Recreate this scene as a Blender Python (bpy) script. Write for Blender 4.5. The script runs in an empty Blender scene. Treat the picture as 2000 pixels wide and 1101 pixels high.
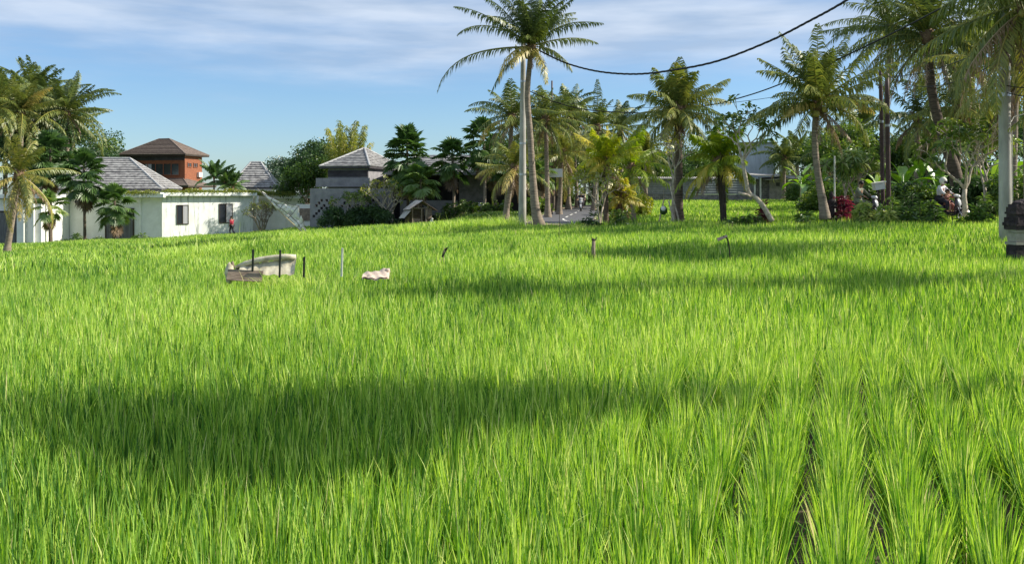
import bpy, math, random
import numpy as np
from math import radians as R, sin, cos, pi
random.seed(7)
rng = np.random.default_rng(11)
S = bpy.context.scene
COL = S.collection

# ------------------------------------------------------------------ camera, world, sun, exposure
FPX = 1800.0            # focal length in pixels of the 2000 px wide photograph
HOR = 378.0             # row of the horizon
EYE = 2.0
cam_d = bpy.data.cameras.new('camera'); cam = bpy.data.objects.new('camera', cam_d); COL.objects.link(cam)
cam.location = (0, 0, EYE); cam.rotation_euler = (pi/2, 0, 0)
cam_d.sensor_width = 36; cam_d.lens = 36*FPX/2000
cam_d.shift_y = (HOR-550.5)/2000
cam_d.clip_start = 0.1; cam_d.clip_end = 4000
S.camera = cam
S.render.resolution_x, S.render.resolution_y = 1024, 563

SUN_AZ = 85.0           # degrees to the right of the view direction
SUN_EL = 36.0
S.view_settings.view_transform = 'Standard'; S.view_settings.look = 'None'
S.view_settings.gamma = 1; S.view_settings.use_curve_mapping = False
S.view_settings.exposure = 0.68

sd = bpy.data.lights.new('sun', 'SUN'); sd.energy = 4.9; sd.angle = R(0.5); sd.color = (1, .93, .8)
so = bpy.data.objects.new('sun', sd); COL.objects.link(so)
so.rotation_euler = (R(90-SUN_EL), 0, R(-SUN_AZ+180))
so.location = (60, 20, 50)

W = bpy.data.worlds.new("World"); S.world = W; W.use_nodes = True
wn = W.node_tree.nodes; wl = W.node_tree.links
for n in list(wn): wn.remove(n)
def N(t, nodes=None, **k):
    n = nodes.new(t)
    for a, b in k.items(): setattr(n, a, b)
    return n
sky = N('ShaderNodeTexSky', wn, sky_type='NISHITA', sun_disc=False)
sky.sun_elevation = R(SUN_EL); sky.sun_rotation = R(SUN_AZ)
sky.altitude = 0; sky.air_density = 1.0; sky.dust_density = 0.4; sky.ozone_density = 3.5
tc = N('ShaderNodeTexCoord', wn); sep = N('ShaderNodeSeparateXYZ', wn)
wl.new(tc.outputs['Generated'], sep.inputs[0])
mp = N('ShaderNodeMapping', wn); mp.inputs['Scale'].default_value = (2.2, 2.2, 15)
mp.inputs['Location'].default_value = (.35, .1, .6)
mp.inputs['Rotation'].default_value = (0, R(2.5), 0)
wl.new(tc.outputs['Generated'], mp.inputs[0])
nz = N('ShaderNodeTexNoise', wn); nz.inputs['Scale'].default_value = 1.5; nz.inputs['Detail'].default_value = 9; nz.inputs['Roughness'].default_value = .58
wl.new(mp.outputs[0], nz.inputs['Vector'])
def M(nt, op, a, b=None, clamp=False):
    n = nt.nodes.new('ShaderNodeMath'); n.operation = op; n.use_clamp = clamp
    for i, v in enumerate((a, b)):
        if v is None: continue
        if isinstance(v, (int, float)): n.inputs[i].default_value = v
        else: nt.links.new(v, n.inputs[i])
    return n.outputs[0]
wt = W.node_tree
e1 = M(wt, 'SUBTRACT', sep.outputs['Z'], .127)
e2 = M(wt, 'MULTIPLY', e1, 26.0)
e2 = M(wt, 'MINIMUM', e2, .9)
e2 = M(wt, 'MAXIMUM', e2, -2.2)
n1 = M(wt, 'SUBTRACT', nz.outputs[0], .45)
n2 = M(wt, 'MULTIPLY', n1, 3.3)
m0 = M(wt, 'ADD', e2, n2)
mr = N('ShaderNodeMapRange', wn, interpolation_type='SMOOTHSTEP'); wl.new(m0, mr.inputs[0])
mr.inputs[1].default_value = -.55; mr.inputs[2].default_value = 1.5; mr.inputs[3].default_value = 0; mr.inputs[4].default_value = .95
# cloud tone varies with a second noise
nz2 = N('ShaderNodeTexNoise', wn); nz2.inputs['Scale'].default_value = 3.1; nz2.inputs['Detail'].default_value = 6
wl.new(mp.outputs[0], nz2.inputs['Vector'])
cr = N('ShaderNodeValToRGB', wn); wl.new(nz2.outputs[0], cr.inputs[0])
cr.color_ramp.elements[0].position = .38; cr.color_ramp.elements[0].color = (3.4, 4.4, 5.9, 1)
cr.color_ramp.elements[1].position = .65; cr.color_ramp.elements[1].color = (5.2, 6.0, 7.2, 1)
tint = N('ShaderNodeMix', wn, data_type='RGBA', blend_type='MULTIPLY'); tint.inputs[0].default_value = 1
wl.new(sky.outputs[0], tint.inputs[6]); tint.inputs[7].default_value = (.82, .98, 1.16, 1)
mx = N('ShaderNodeMix', wn, data_type='RGBA'); wl.new(mr.outputs[0], mx.inputs[0])
wl.new(tint.outputs[2], mx.inputs[6]); wl.new(cr.outputs[0], mx.inputs[7])
bg = N('ShaderNodeBackground', wn); bg.inputs[1].default_value = .082
wl.new(mx.outputs[2], bg.inputs[0])
wo = N('ShaderNodeOutputWorld', wn); wl.new(bg.outputs[0], wo.inputs[0])

# ------------------------------------------------------------------ helpers
def px(p, d): return (p-1000.0)/FPX*d
def pz(q, d): return EYE-(q-HOR)/FPX*d

class Geo:
    def __init__(s): s.v=[]; s.n=0; s.q=[]; s.t=[]; s.r=[]
    def add(s, V, Q=None, T=None, r=0.5):
        V = np.asarray(V, dtype=np.float32).reshape(-1, 3)
        if Q is not None and len(Q): s.q.append(np.asarray(Q, dtype=np.int64).reshape(-1, 4)+s.n)
        if T is not None and len(T): s.t.append(np.asarray(T, dtype=np.int64).reshape(-1, 3)+s.n)
        s.v.append(V); s.r.append(np.broadcast_to(np.asarray(r, dtype=np.float32), (len(V),)))
        s.n += len(V)
        return s
    def mesh(s, name, mat, smooth=False):
        me = bpy.data.meshes.new(name)
        V = np.concatenate(s.v); q = np.concatenate(s.q) if s.q else np.zeros((0,4),int)
        t = np.concatenate(s.t) if s.t else np.zeros((0,3),int)
        me.vertices.add(len(V)); me.vertices.foreach_set('co', V.ravel())
        idx = np.concatenate([q.ravel(), t.ravel()]).astype(np.int32)
        me.loops.add(len(idx)); me.loops.foreach_set('vertex_index', idx)
        st = np.concatenate([np.arange(len(q))*4, len(q)*4+np.arange(len(t))*3]).astype(np.int32)
        me.polygons.add(len(st)); me.polygons.foreach_set('loop_start', st)
        me.polygons.foreach_set('use_smooth', np.full(len(st), bool(smooth)))
        me.update(calc_edges=True)
        a = me.attributes.new('rnd', 'FLOAT', 'POINT'); a.data.foreach_set('value', np.concatenate(s.r).astype(np.float32))
        if mat: me.materials.append(mat)
        return me

def thing(name, label, cat, loc=(0,0,0), rz=0, group=None):
    o = bpy.data.objects.new(name, None); COL.objects.link(o); o.location = loc; o.rotation_euler = (0,0,rz)
    o.empty_display_size = .2
    return tag(o, label, cat, group)
def tag(o, label, cat, group=None):
    o['label'] = label; o['category'] = cat
    if group: o['group'] = group
    return o
def part(name, geo, mat, parent=None, smooth=False, label=None):
    o = bpy.data.objects.new(name, geo.mesh(name, mat, smooth)); COL.objects.link(o)
    if parent is not None: o.parent = parent
    if label: o['label'] = label
    return o
def struct(name, geo, mat, smooth=False, kind='structure'):
    o = part(name, geo, mat, None, smooth); o['kind'] = kind; return o
def solo(name, geo, mat, label, cat, loc, group=None, smooth=False, rz=0):
    o = part(name, geo, mat, None, smooth); o.location = loc; o.rotation_euler=(0,0,rz); return tag(o, label, cat, group)
def copy_thing(o, label, loc, rz):
    c = o.copy(); COL.objects.link(c); c.location = loc; c.rotation_euler = (0,0,rz); c['label'] = label
    for ch in [k for k in bpy.data.objects if k.parent == o]:
        d = ch.copy(); COL.objects.link(d); d.parent = c
        for g in [k for k in bpy.data.objects if k.parent == ch]:
            e = g.copy(); COL.objects.link(e); e.parent = d
    return c

BQ = [(0,3,2,1),(4,5,6,7),(0,1,5,4),(1,2,6,5),(2,3,7,6),(3,0,4,7)]
def box(g, c, s, rz=0, tilt=None, r=.5):
    x, y, z = s[0]/2, s[1]/2, s[2]/2
    V = np.array([(-x,-y,-z),(x,-y,-z),(x,y,-z),(-x,y,-z),(-x,-y,z),(x,-y,z),(x,y,z),(-x,y,z)], float)
    if tilt is not None:
        a, b = tilt
        Ry = np.array([[cos(b),0,sin(b)],[0,1,0],[-sin(b),0,cos(b)]]); Rx = np.array([[1,0,0],[0,cos(a),-sin(a)],[0,sin(a),cos(a)]])
        V = V@Rx.T@Ry.T
    if rz: V = V@np.array([[cos(rz),-sin(rz),0],[sin(rz),cos(rz),0],[0,0,1]]).T
    return g.add(V+np.array(c), BQ, r=r)
def tube(g, P, rad, n=8, r=.5, cap=True, squash=1.0):
    P = np.asarray(P, float); k = len(P); rad = np.broadcast_to(np.asarray(rad, float), (k,))
    T = np.gradient(P, axis=0); T /= np.linalg.norm(T, axis=1)[:,None]+1e-9
    up = np.array([0,0,1.]) if abs(T[0][2]) < .9 else np.array([1.,0,0])
    V = []; u = np.cross(T[0], up); u /= np.linalg.norm(u)
    a = np.arange(n)/n*2*pi
    for i in range(k):
        u = u-T[i]*np.dot(u, T[i]); u /= np.linalg.norm(u)+1e-9; w = np.cross(T[i], u)
        V.append(P[i]+rad[i]*(np.outer(np.cos(a), u)*squash+np.outer(np.sin(a), w)))
    V = np.concatenate(V); Q = []
    for i in range(k-1):
        for j in range(n):
            Q.append((i*n+j, i*n+(j+1)%n, (i+1)*n+(j+1)%n, (i+1)*n+j))
    Tt = []
    if cap:
        V = np.concatenate([V, P[:1], P[-1:]])
        for j in range(n):
            Tt.append((k*n, (j+1)%n, j)); Tt.append((k*n+1, (k-1)*n+j, (k-1)*n+(j+1)%n))
    return g.add(V, Q, Tt, r=r)
def ellipsoid(g, c, s, nu=12, nv=8, r=.5, noise=0):
    V = [(0,0,-1)]+[(cos(2*pi*j/nu)*cos(-pi/2+pi*i/nv), sin(2*pi*j/nu)*cos(-pi/2+pi*i/nv), sin(-pi/2+pi*i/nv)) for i in range(1,nv) for j in range(nu)]+[(0,0,1)]
    V = np.array(V, float)
    if noise: V *= (1+noise*(rng.random((len(V),1))-.5))
    Q = [(1+i*nu+j, 1+i*nu+(j+1)%nu, 1+(i+1)*nu+(j+1)%nu, 1+(i+1)*nu+j) for i in range(nv-2) for j in range(nu)]
    L = len(V)-1
    T = [(0, 1+(j+1)%nu, 1+j) for j in range(nu)]+[(L, L-nu+j, L-nu+(j+1)%nu) for j in range(nu)]
    return g.add(V*np.array(s)+np.array(c), Q, T, r=r)
def lathe(g, prof, c=(0,0,0), n=16, axis='z', r=.5):
    V = []; a = np.arange(n)/n*2*pi
    for rr, h in prof:
        if axis == 'z': V += [(c[0]+rr*cos(t), c[1]+rr*sin(t), c[2]+h) for t in a]
        else: V += [(c[0]+rr*cos(t), c[1]+h, c[2]+rr*sin(t)) for t in a]
    k = len(prof); Q = [(i*n+j, i*n+(j+1)%n, (i+1)*n+(j+1)%n, (i+1)*n+j) for i in range(k-1) for j in range(n)]
    return g.add(V, Q, r=r)
def loft(g, secs, axis='x', n=12, pw=2.6, r=.5):
    """secs: (pos along axis, cA, cB, hA, hB); axis x -> A=y,B=z ; axis z -> A=x,B=y"""
    V = []; a = np.arange(n)/n*2*pi
    for p, ca, cb, ha, hb in secs:
        for t in a:
            A = ca+ha*math.copysign(abs(cos(t))**(2/pw), cos(t)); B = cb+hb*math.copysign(abs(sin(t))**(2/pw), sin(t))
            V.append((p, A, B) if axis == 'x' else (A, B, p))
    k = len(secs)
    Q = [(i*n+j, i*n+(j+1)%n, (i+1)*n+(j+1)%n, (i+1)*n+j) for i in range(k-1) for j in range(n)]
    c0 = np.mean(V[:n], axis=0); c1 = np.mean(V[-n:], axis=0); V = V+[tuple(c0), tuple(c1)]
    T = [(k*n, (j+1)%n, j) for j in range(n)]+[(k*n+1, (k-1)*n+j, (k-1)*n+(j+1)%n) for j in range(n)]
    return g.add(V, Q, T, r=r)
def unit(a):
    a = np.asarray(a, float); return a/(np.linalg.norm(a, axis=-1, keepdims=True)+1e-9)
def leaves(g, P, D, Sd, L, Wd, r, bend=0.0):
    """pointed leaves: quad folded from base to tip; bend lets the tip half sag"""
    P = np.asarray(P); n = len(P); D = unit(D); Sd = unit(Sd-D*np.sum(D*Sd, axis=1, keepdims=True))
    L = np.broadcast_to(np.asarray(L, float), (n,))[:,None]; Wd = np.broadcast_to(np.asarray(Wd, float), (n,))[:,None]
    m = P+D*L*.5; tip = P+D*L; tip = tip+np.array([0,0,-1.])*L*bend
    a = m+Sd*Wd*.5; b = m-Sd*Wd*.5
    a[:,2] += (Wd*.18)[:,0]; b[:,2] += (Wd*.18)[:,0]
    V = np.stack([P, a, tip, b], 1).reshape(-1, 3); i = np.arange(n)*4
    g.add(V, None, np.concatenate([np.stack([i,i+1,i+2],1), np.stack([i,i+2,i+3],1)]), r=np.repeat(np.broadcast_to(r, (n,)), 4))
def rdir(n, zlo=-1, zhi=1):
    z = rng.uniform(zlo, zhi, n); a = rng.uniform(0, 2*pi, n); k = np.sqrt(np.maximum(0, 1-z*z))
    return np.stack([k*np.cos(a), k*np.sin(a), z], 1)

# ------------------------------------------------------------------ materials
def mat_new(name):
    m = bpy.data.materials.new(name); m.use_nodes = True; nt = m.node_tree
    for n in list(nt.nodes): nt.nodes.remove(n)
    out = nt.nodes.new('ShaderNodeOutputMaterial'); return m, nt, out
def ramp(nt, fac, stops):
    c = nt.nodes.new('ShaderNodeValToRGB'); nt.links.new(fac, c.inputs[0]); e = c.color_ramp.elements
    while len(e) < len(stops): e.new(.5)
    for i, (p, col) in enumerate(stops): e[i].position = p; e[i].color = tuple(col)+(1,)
    return c.outputs[0]
def leaf_mat(name, stops, trans=.4, gloss=.06, rough=.45, tcol=1.25):
    m, nt, out = mat_new(name)
    at = nt.nodes.new('ShaderNodeAttribute'); at.attribute_name = 'rnd'
    c = ramp(nt, at.outputs['Fac'], stops)
    df = nt.nodes.new('ShaderNodeBsdfDiffuse'); nt.links.new(c, df.inputs[0])
    tr = nt.nodes.new('ShaderNodeBsdfTranslucent')
    hs = nt.nodes.new('ShaderNodeHueSaturation'); hs.inputs['Saturation'].default_value = 1.12; hs.inputs['Value'].default_value = tcol; hs.inputs['Hue'].default_value = .492
    nt.links.new(c, hs.inputs['Color']); nt.links.new(hs.outputs[0], tr.inputs[0])
    mx = nt.nodes.new('ShaderNodeMixShader'); mx.inputs[0].default_value = trans
    nt.links.new(df.outputs[0], mx.inputs[1]); nt.links.new(tr.outputs[0], mx.inputs[2])
    gl = nt.nodes.new('ShaderNodeBsdfGlossy'); gl.inputs['Roughness'].default_value = rough
    gl.inputs[0].default_value = (1,1,1,1)
    m2 = nt.nodes.new('ShaderNodeMixShader'); m2.inputs[0].default_value = gloss
    nt.links.new(mx.outputs[0], m2.inputs[1]); nt.links.new(gl.outputs[0], m2.inputs[2])
    nt.links.new(m2.outputs[0], out.inputs[0]); return m
def solid(name, c1, c2=None, scale=4.0, rough=.8, stretch=(1,1,1), detail=5, metal=0, bump=0, lo=.35, hi=.65, spec=.3):
    m, nt, out = mat_new(name); b = nt.nodes.new('ShaderNodeBsdfPrincipled'); nt.links.new(b.outputs[0], out.inputs[0])
    b.inputs['Roughness'].default_value = rough; b.inputs['Metallic'].default_value = metal
    b.inputs['Specular IOR Level'].default_value = spec
    t = nt.nodes.new('ShaderNodeTexCoord'); mp = nt.nodes.new('ShaderNodeMapping'); mp.inputs['Scale'].default_value = stretch
    nt.links.new(t.outputs['Object'], mp.inputs[0])
    n = nt.nodes.new('ShaderNodeTexNoise'); n.inputs['Scale'].default_value = scale; n.inputs['Detail'].default_value = detail; n.inputs['Roughness'].default_value = .65
    nt.links.new(mp.outputs[0], n.inputs['Vector'])
    if c2 is None: c2 = tuple(x*.7 for x in c1)
    nt.links.new(ramp(nt, n.outputs[0], [(lo, c2), (hi, c1)]), b.inputs['Base Color'])
    if bump:
        bp = nt.nodes.new('ShaderNodeBump'); bp.inputs['Strength'].default_value = bump; bp.inputs['Distance'].default_value = .02
        nt.links.new(n.outputs[0], bp.inputs['Height']); nt.links.new(bp.outputs[0], b.inputs['Normal'])
    return m
def glass_mat(name, col, rough=.08):
    m, nt, out = mat_new(name); b = nt.nodes.new('ShaderNodeBsdfPrincipled'); nt.links.new(b.outputs[0], out.inputs[0])
    b.inputs['Base Color'].default_value = tuple(col)+(1,); b.inputs['Roughness'].default_value = rough; b.inputs['Specular IOR Level'].default_value = .8
    return m
MT = {}
MT['rice'] = leaf_mat('rice_leaf', [(0,(.04,.13,.016)),(.28,(.13,.29,.036)),(.5,(.30,.49,.065)),(.75,(.48,.66,.11)),(.95,(.66,.76,.22)),(1,(.72,.64,.32))], trans=.45, gloss=.025, rough=.6, tcol=1.25)
MT['verge'] = leaf_mat('verge_grass', [(0,(.06,.14,.02)),(.5,(.14,.26,.03)),(.85,(.28,.36,.06)),(1,(.45,.42,.18))], trans=.4)
MT['palm'] = leaf_mat('palm_leaf', [(0,(.03,.055,.016)),(.35,(.085,.125,.03)),(.55,(.17,.21,.045)),(.8,(.36,.33,.07)),(1,(.56,.45,.14))], trans=.28, gloss=.035)
MT['palmy'] = leaf_mat('young_palm_leaf', [(0,(.08,.16,.02)),(.4,(.18,.28,.03)),(.7,(.36,.42,.04)),(1,(.60,.52,.10))], trans=.42, gloss=.03)
MT['dead'] = leaf_mat('dry_palm_leaf', [(0,(.09,.055,.035)),(.5,(.22,.15,.09)),(1,(.45,.34,.2))], trans=.2, gloss=.03)
MT['fan'] = leaf_mat('fan_palm_leaf', [(0,(.03,.075,.022)),(.45,(.075,.15,.035)),(.8,(.17,.27,.06)),(1,(.38,.40,.12))], trans=.28, gloss=.04)
MT['leaf'] = leaf_mat('broad_leaf', [(0,(.025,.06,.014)),(.5,(.08,.15,.026)),(.85,(.20,.28,.045)),(1,(.34,.38,.08))], trans=.34, gloss=.03)
MT['leafd'] = leaf_mat('dark_leaf', [(0,(.022,.055,.02)),(.5,(.055,.11,.032)),(.9,(.12,.20,.05)),(1,(.22,.28,.08))], trans=.28, gloss=.03)
MT['leafb'] = leaf_mat('bluish_leaf', [(0,(.03,.06,.04)),(.5,(.06,.11,.06)),(1,(.12,.19,.09))], trans=.3)
MT['leafy'] = leaf_mat('yellow_green_leaf', [(0,(.10,.15,.02)),(.5,(.26,.30,.035)),(.85,(.45,.44,.06)),(1,(.6,.52,.14))], trans=.42)
MT['strap'] = leaf_mat('strap_leaf', [(0,(.035,.085,.015)),(.35,(.10,.19,.03)),(.7,(.26,.38,.06)),(1,(.50,.54,.17))], trans=.36, gloss=.09)
MT['ban'] = leaf_mat('banana_leaf', [(0,(.07,.17,.02)),(.5,(.16,.33,.03)),(1,(.34,.5,.08))], trans=.45, gloss=.1)
MT['redleaf'] = leaf_mat('red_leaf', [(0,(.05,.01,.02)),(.6,(.14,.02,.04)),(1,(.3,.06,.07))], trans=.3)
MT['flower'] = leaf_mat('flower_petal', [(0,(.75,.7,.5)),(1,(.9,.88,.75))], trans=.3)
MT['trunk'] = solid('palm_trunk', (.33,.27,.21), (.14,.11,.085), 3, .9, (1,1,9), bump=.6)
MT['trunkd'] = solid('dark_palm_trunk', (.17,.13,.10), (.06,.045,.035), 3, .9, (1,1,8), bump=.6)
MT['bark'] = solid('bark', (.34,.29,.23), (.15,.12,.09), 6, .9, bump=.5)
MT['palebark'] = solid('pale_bark', (.60,.52,.42), (.30,.25,.19), 7, .85, bump=.4)
MT['husk'] = solid('frond_base', (.25,.17,.10), (.10,.06,.04), 9, .9)
MT['nut'] = solid('coconut_skin', (.42,.34,.10), (.22,.24,.06), 3, .5)
MT['redstem'] = solid('red_palm_stem', (.30,.07,.04), (.13,.05,.03), 4, .6, (1,1,3))
MT['mud'] = solid('paddy_mud', (.16,.11,.065), (.06,.042,.028), 3, .55, bump=.5)
MT['white'] = solid('white_render', (.84,.84,.81), (.72,.72,.68), 1.2, .85)
MT['concrete'] = solid('concrete', (.47,.45,.41), (.29,.28,.25), 3, .85, (1,1,.3), bump=.15)
MT['greyc'] = solid('grey_render', (.30,.29,.30), (.19,.185,.20), 1.6, .9)
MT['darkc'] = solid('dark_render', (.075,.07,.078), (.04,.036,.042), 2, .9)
MT['tile'] = solid('grey_roof_shingle', (.36,.355,.345), (.12,.115,.12), 2.6, .85, (1,1,1), 8, lo=.36, hi=.62)
MT['tileb'] = solid('brown_roof_shingle', (.26,.21,.18), (.14,.105,.09), 5, .9)
MT['ridge'] = solid('ridge_cap', (.42,.42,.42), (.26,.26,.26), 5, .8)
MT['brick'] = solid('red_cladding', (.32,.115,.055), (.19,.07,.04), 2, .8, (1,1,6))
MT['wood'] = solid('weathered_wood', (.36,.29,.22), (.14,.10,.075), 3, .9, (6,6,1), bump=.4)
MT['woodh'] = solid('weathered_board', (.34,.26,.20), (.13,.09,.07), 3, .9, (1,1,9), bump=.4)
MT['woodd'] = solid('dark_wood', (.07,.055,.045), (.03,.024,.02), 5, .85, (5,5,1))
MT['bamb'] = solid('bamboo_pole', (.52,.43,.25), (.33,.27,.15), 5, .6, (1,1,.4))
MT['iron'] = solid('painted_iron', (.10,.06,.055), (.05,.035,.035), 4, .6)
MT['corr'] = solid('corrugated_sheet', (.56,.61,.68), (.40,.44,.50), 1.5, .5, (4,4,.5), metal=.3)
MT['corrd'] = solid('grey_corrugated_sheet', (.22,.22,.23), (.12,.12,.13), 2, .6, (4,4,.5), metal=.2)
MT['sheet'] = solid('asbestos_sheet', (.50,.48,.45), (.22,.20,.19), 1.5, .9)
MT['block'] = solid('cement_block', (.30,.27,.26), (.15,.135,.13), 2.2, .95)
MT['stone'] = solid('dark_andesite', (.055,.042,.045), (.015,.012,.014), 9, .9, bump=.8)
MT['stonel'] = solid('pale_stone_band', (.34,.32,.27), (.2,.19,.16), 6, .9)
MT['black'] = solid('black_plastic', (.02,.02,.024), (.012,.012,.014), 5, .35, spec=.5)
MT['blackw'] = solid('cable_rubber', (.02,.02,.022), (.012,.012,.012), 5, .6)
MT['rubber'] = solid('tyre_rubber', (.025,.025,.025), (.015,.015,.015), 20, .85)
MT['chrome'] = solid('metal_rim', (.5,.5,.52), (.4,.4,.42), 5, .3, metal=.9)
MT['paint'] = solid('dark_paint', (.05,.035,.05), (.03,.02,.03), 3, .25, spec=.6)
MT['paintw'] = solid('pale_paint', (.62,.62,.62), (.5,.5,.52), 3, .25, spec=.6)
MT['skin'] = solid('skin', (.34,.19,.12), (.29,.16,.10), 8, .6)
MT['hair'] = solid('hair', (.02,.015,.012), (.01,.008,.008), 10, .6)
MT['redcloth'] = solid('red_cloth', (.36,.03,.05), (.25,.02,.04), 5, .9)
MT['whitecloth'] = solid('white_cloth', (.72,.70,.72), (.58,.56,.6), 4, .9)
MT['darkcloth'] = solid('dark_cloth', (.05,.045,.06), (.03,.028,.035), 4, .9)
MT['greycloth'] = solid('olive_cloth', (.22,.24,.17), (.15,.16,.12), 4, .9)
MT['pinkcloth'] = solid('pink_cloth', (.5,.25,.2), (.4,.18,.16), 4, .9)
MT['yellowcloth'] = solid('cream_cloth', (.7,.6,.36), (.6,.5,.3), 4, .9)
MT['plastic'] = solid('white_plastic', (.78,.77,.72), (.55,.53,.47), 3, .6)
MT['sack'] = solid('woven_sack', (.62,.57,.44), (.34,.30,.21), 5, .9, bump=.3)
MT['pinksack'] = solid('pinkish_sack', (.66,.53,.43), (.5,.39,.31), 5, .9)
MT['glass'] = glass_mat('window_glass', (.03,.035,.045))
MT['curtain'] = solid('pale_curtain', (.45,.45,.47), (.33,.33,.36), 3, .9, (6,6,.3))
MT['line'] = solid('road_paint', (.78,.77,.72), (.6,.59,.55), 8, .8)
MT['lampglass'] = glass_mat('headlight_glass', (.6,.6,.62), .15)
MT['pale_wood'] = solid('carved_panel', (.34,.27,.22), (.16,.12,.095), 4, .9)

def streak_white():
    m, nt, out = mat_new('streaked_white_wall'); b = nt.nodes.new('ShaderNodeBsdfPrincipled'); nt.links.new(b.outputs[0], out.inputs[0])
    b.inputs['Roughness'].default_value = .85
    t = nt.nodes.new('ShaderNodeTexCoord')
    def nzs(sc, sx, sz, rough=.6):
        mp = nt.nodes.new('ShaderNodeMapping'); mp.inputs['Scale'].default_value = (sx, sx, sz); nt.links.new(t.outputs['Object'], mp.inputs[0])
        n = nt.nodes.new('ShaderNodeTexNoise'); n.inputs['Scale'].default_value = sc; n.inputs['Detail'].default_value = 6; n.inputs['Roughness'].default_value = rough
        nt.links.new(mp.outputs[0], n.inputs['Vector']); return n.outputs[0]
    a = ramp(nt, nzs(3.2, 1, .10, .75), [(.34,(.22,.25,.22)),(.47,(.84,.85,.82)),(1,(.88,.88,.86))])
    c = ramp(nt, nzs(1.0, 1, .8), [(.3,(.8,.82,.78)),(.6,(1,1,1))])
    mx = nt.nodes.new('ShaderNodeMix'); mx.data_type = 'RGBA'; mx.blend_type = 'MULTIPLY'; mx.inputs[0].default_value = 1
    nt.links.new(a, mx.inputs[6]); nt.links.new(c, mx.inputs[7]); nt.links.new(mx.outputs[2], b.inputs['Base Color']); return m
MT['streak'] = streak_white()

def brick_mat(name, c1, c2, mortar, w=.4, h=.2):
    m, nt, out = mat_new(name); b = nt.nodes.new('ShaderNodeBsdfPrincipled'); nt.links.new(b.outputs[0], out.inputs[0]); b.inputs['Roughness'].default_value = .9
    t = nt.nodes.new('ShaderNodeTexCoord'); s = nt.nodes.new('ShaderNodeSeparateXYZ'); nt.links.new(t.outputs['Object'], s.inputs[0])
    cb = nt.nodes.new('ShaderNodeCombineXYZ'); nt.links.new(M(nt, 'ADD', s.outputs[0], s.outputs[1]), cb.inputs[0]); nt.links.new(s.outputs[2], cb.inputs[1])
    k = nt.nodes.new('ShaderNodeTexBrick'); nt.links.new(cb.outputs[0], k.inputs[0]); k.inputs['Scale'].default_value = 1
    k.inputs['Brick Width'].default_value = w; k.inputs['Row Height'].default_value = h; k.inputs['Mortar Size'].default_value = .02
    k.inputs['Color1'].default_value = c1+(1,); k.inputs['Color2'].default_value = c2+(1,); k.inputs['Mortar'].default_value = mortar+(1,)
    n = nt.nodes.new('ShaderNodeTexNoise'); n.inputs['Scale'].default_value = 1.7; n.inputs['Detail'].default_value = 6; nt.links.new(t.outputs['Object'], n.inputs['Vector'])
    g = ramp(nt, n.outputs[0], [(.3,(.5,.5,.5)),(.65,(1.1,1.1,1.1))])
    mx = nt.nodes.new('ShaderNodeMix'); mx.data_type = 'RGBA'; mx.blend_type = 'MULTIPLY'; mx.inputs[0].default_value = 1
    nt.links.new(k.outputs[0], mx.inputs[6]); nt.links.new(g, mx.inputs[7]); nt.links.new(mx.outputs[2], b.inputs['Base Color']); return m
MT['bricks'] = brick_mat('rough_block_wall', (.24,.22,.22), (.15,.14,.15), (.34,.32,.29))

def ground_mat():
    m, nt, out = mat_new('field_ground'); b = nt.nodes.new('ShaderNodeBsdfPrincipled'); nt.links.new(b.outputs[0], out.inputs[0]); b.inputs['Roughness'].default_value = .85
    t = nt.nodes.new('ShaderNodeTexCoord')
    n = nt.nodes.new('ShaderNodeTexNoise'); n.inputs['Scale'].default_value = 1.2; n.inputs['Detail'].default_value = 8; nt.links.new(t.outputs['Object'], n.inputs['Vector'])
    at = nt.nodes.new('ShaderNodeAttribute'); at.attribute_name = 'rnd'
    c1 = ramp(nt, n.outputs[0], [(.3,(.05,.035,.024)),(.7,(.15,.105,.065))])
    c2 = ramp(nt, n.outputs[0], [(.3,(.05,.10,.02)),(.55,(.11,.18,.035)),(.75,(.24,.22,.10))])
    mx = nt.nodes.new('ShaderNodeMix'); mx.data_type = 'RGBA'; nt.links.new(at.outputs['Fac'], mx.inputs[0]); nt.links.new(c1, mx.inputs[6]); nt.links.new(c2, mx.inputs[7])
    nt.links.new(mx.outputs[2], b.inputs['Base Color'])
    bp = nt.nodes.new('ShaderNodeBump'); bp.inputs['Strength'].default_value = .6; bp.inputs['Distance'].default_value = .05; nt.links.new(n.outputs[0], bp.inputs['Height']); nt.links.new(bp.outputs[0], b.inputs['Normal'])
    return m
MT['ground'] = ground_mat()
MT['asphalt'] = solid('asphalt', (.13,.13,.14), (.075,.075,.08), 5, .85, bump=.3)
MT['dirt'] = solid('dry_earth', (.44,.36,.26), (.24,.2,.13), 2, .95)

# ------------------------------------------------------------------ terrain
ROAD = np.array([(60,26,1.0),(40,30.5,.98),(28,33.5,.93),(20,36,.88),(15,38.2,.8),(10,41.5,.62),(6.2,46,.45),(3.9,51,.36),(3.2,57,.36),(3.9,64,.42),(5.0,72,.5),(6.3,82,.56),(9.5,95,.7),(17,115,.9),(30,140,1.0)])
def smooth_path(P, k=8):
    P = np.asarray(P, float); n = len(P); out = []
    for i in range(n-1):
        p0, p1, p2, p3 = P[max(i-1,0)], P[i], P[i+1], P[min(i+2,n-1)]
        for j in range(k):
            t = j/k; out.append(.5*((2*p1)+(-p0+p2)*t+(2*p0-5*p1+4*p2-p3)*t*t+(-p0+3*p1-3*p2+p3)*t**3))
    out.append(P[-1]); return np.array(out)
RP = smooth_path(ROAD, 8)
EDGE = np.array([(-90,6),(-30,14),(-12.5,20.5),(-9.6,28.5),(-8.6,38),(-5,43.5),(0,46)])
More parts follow.
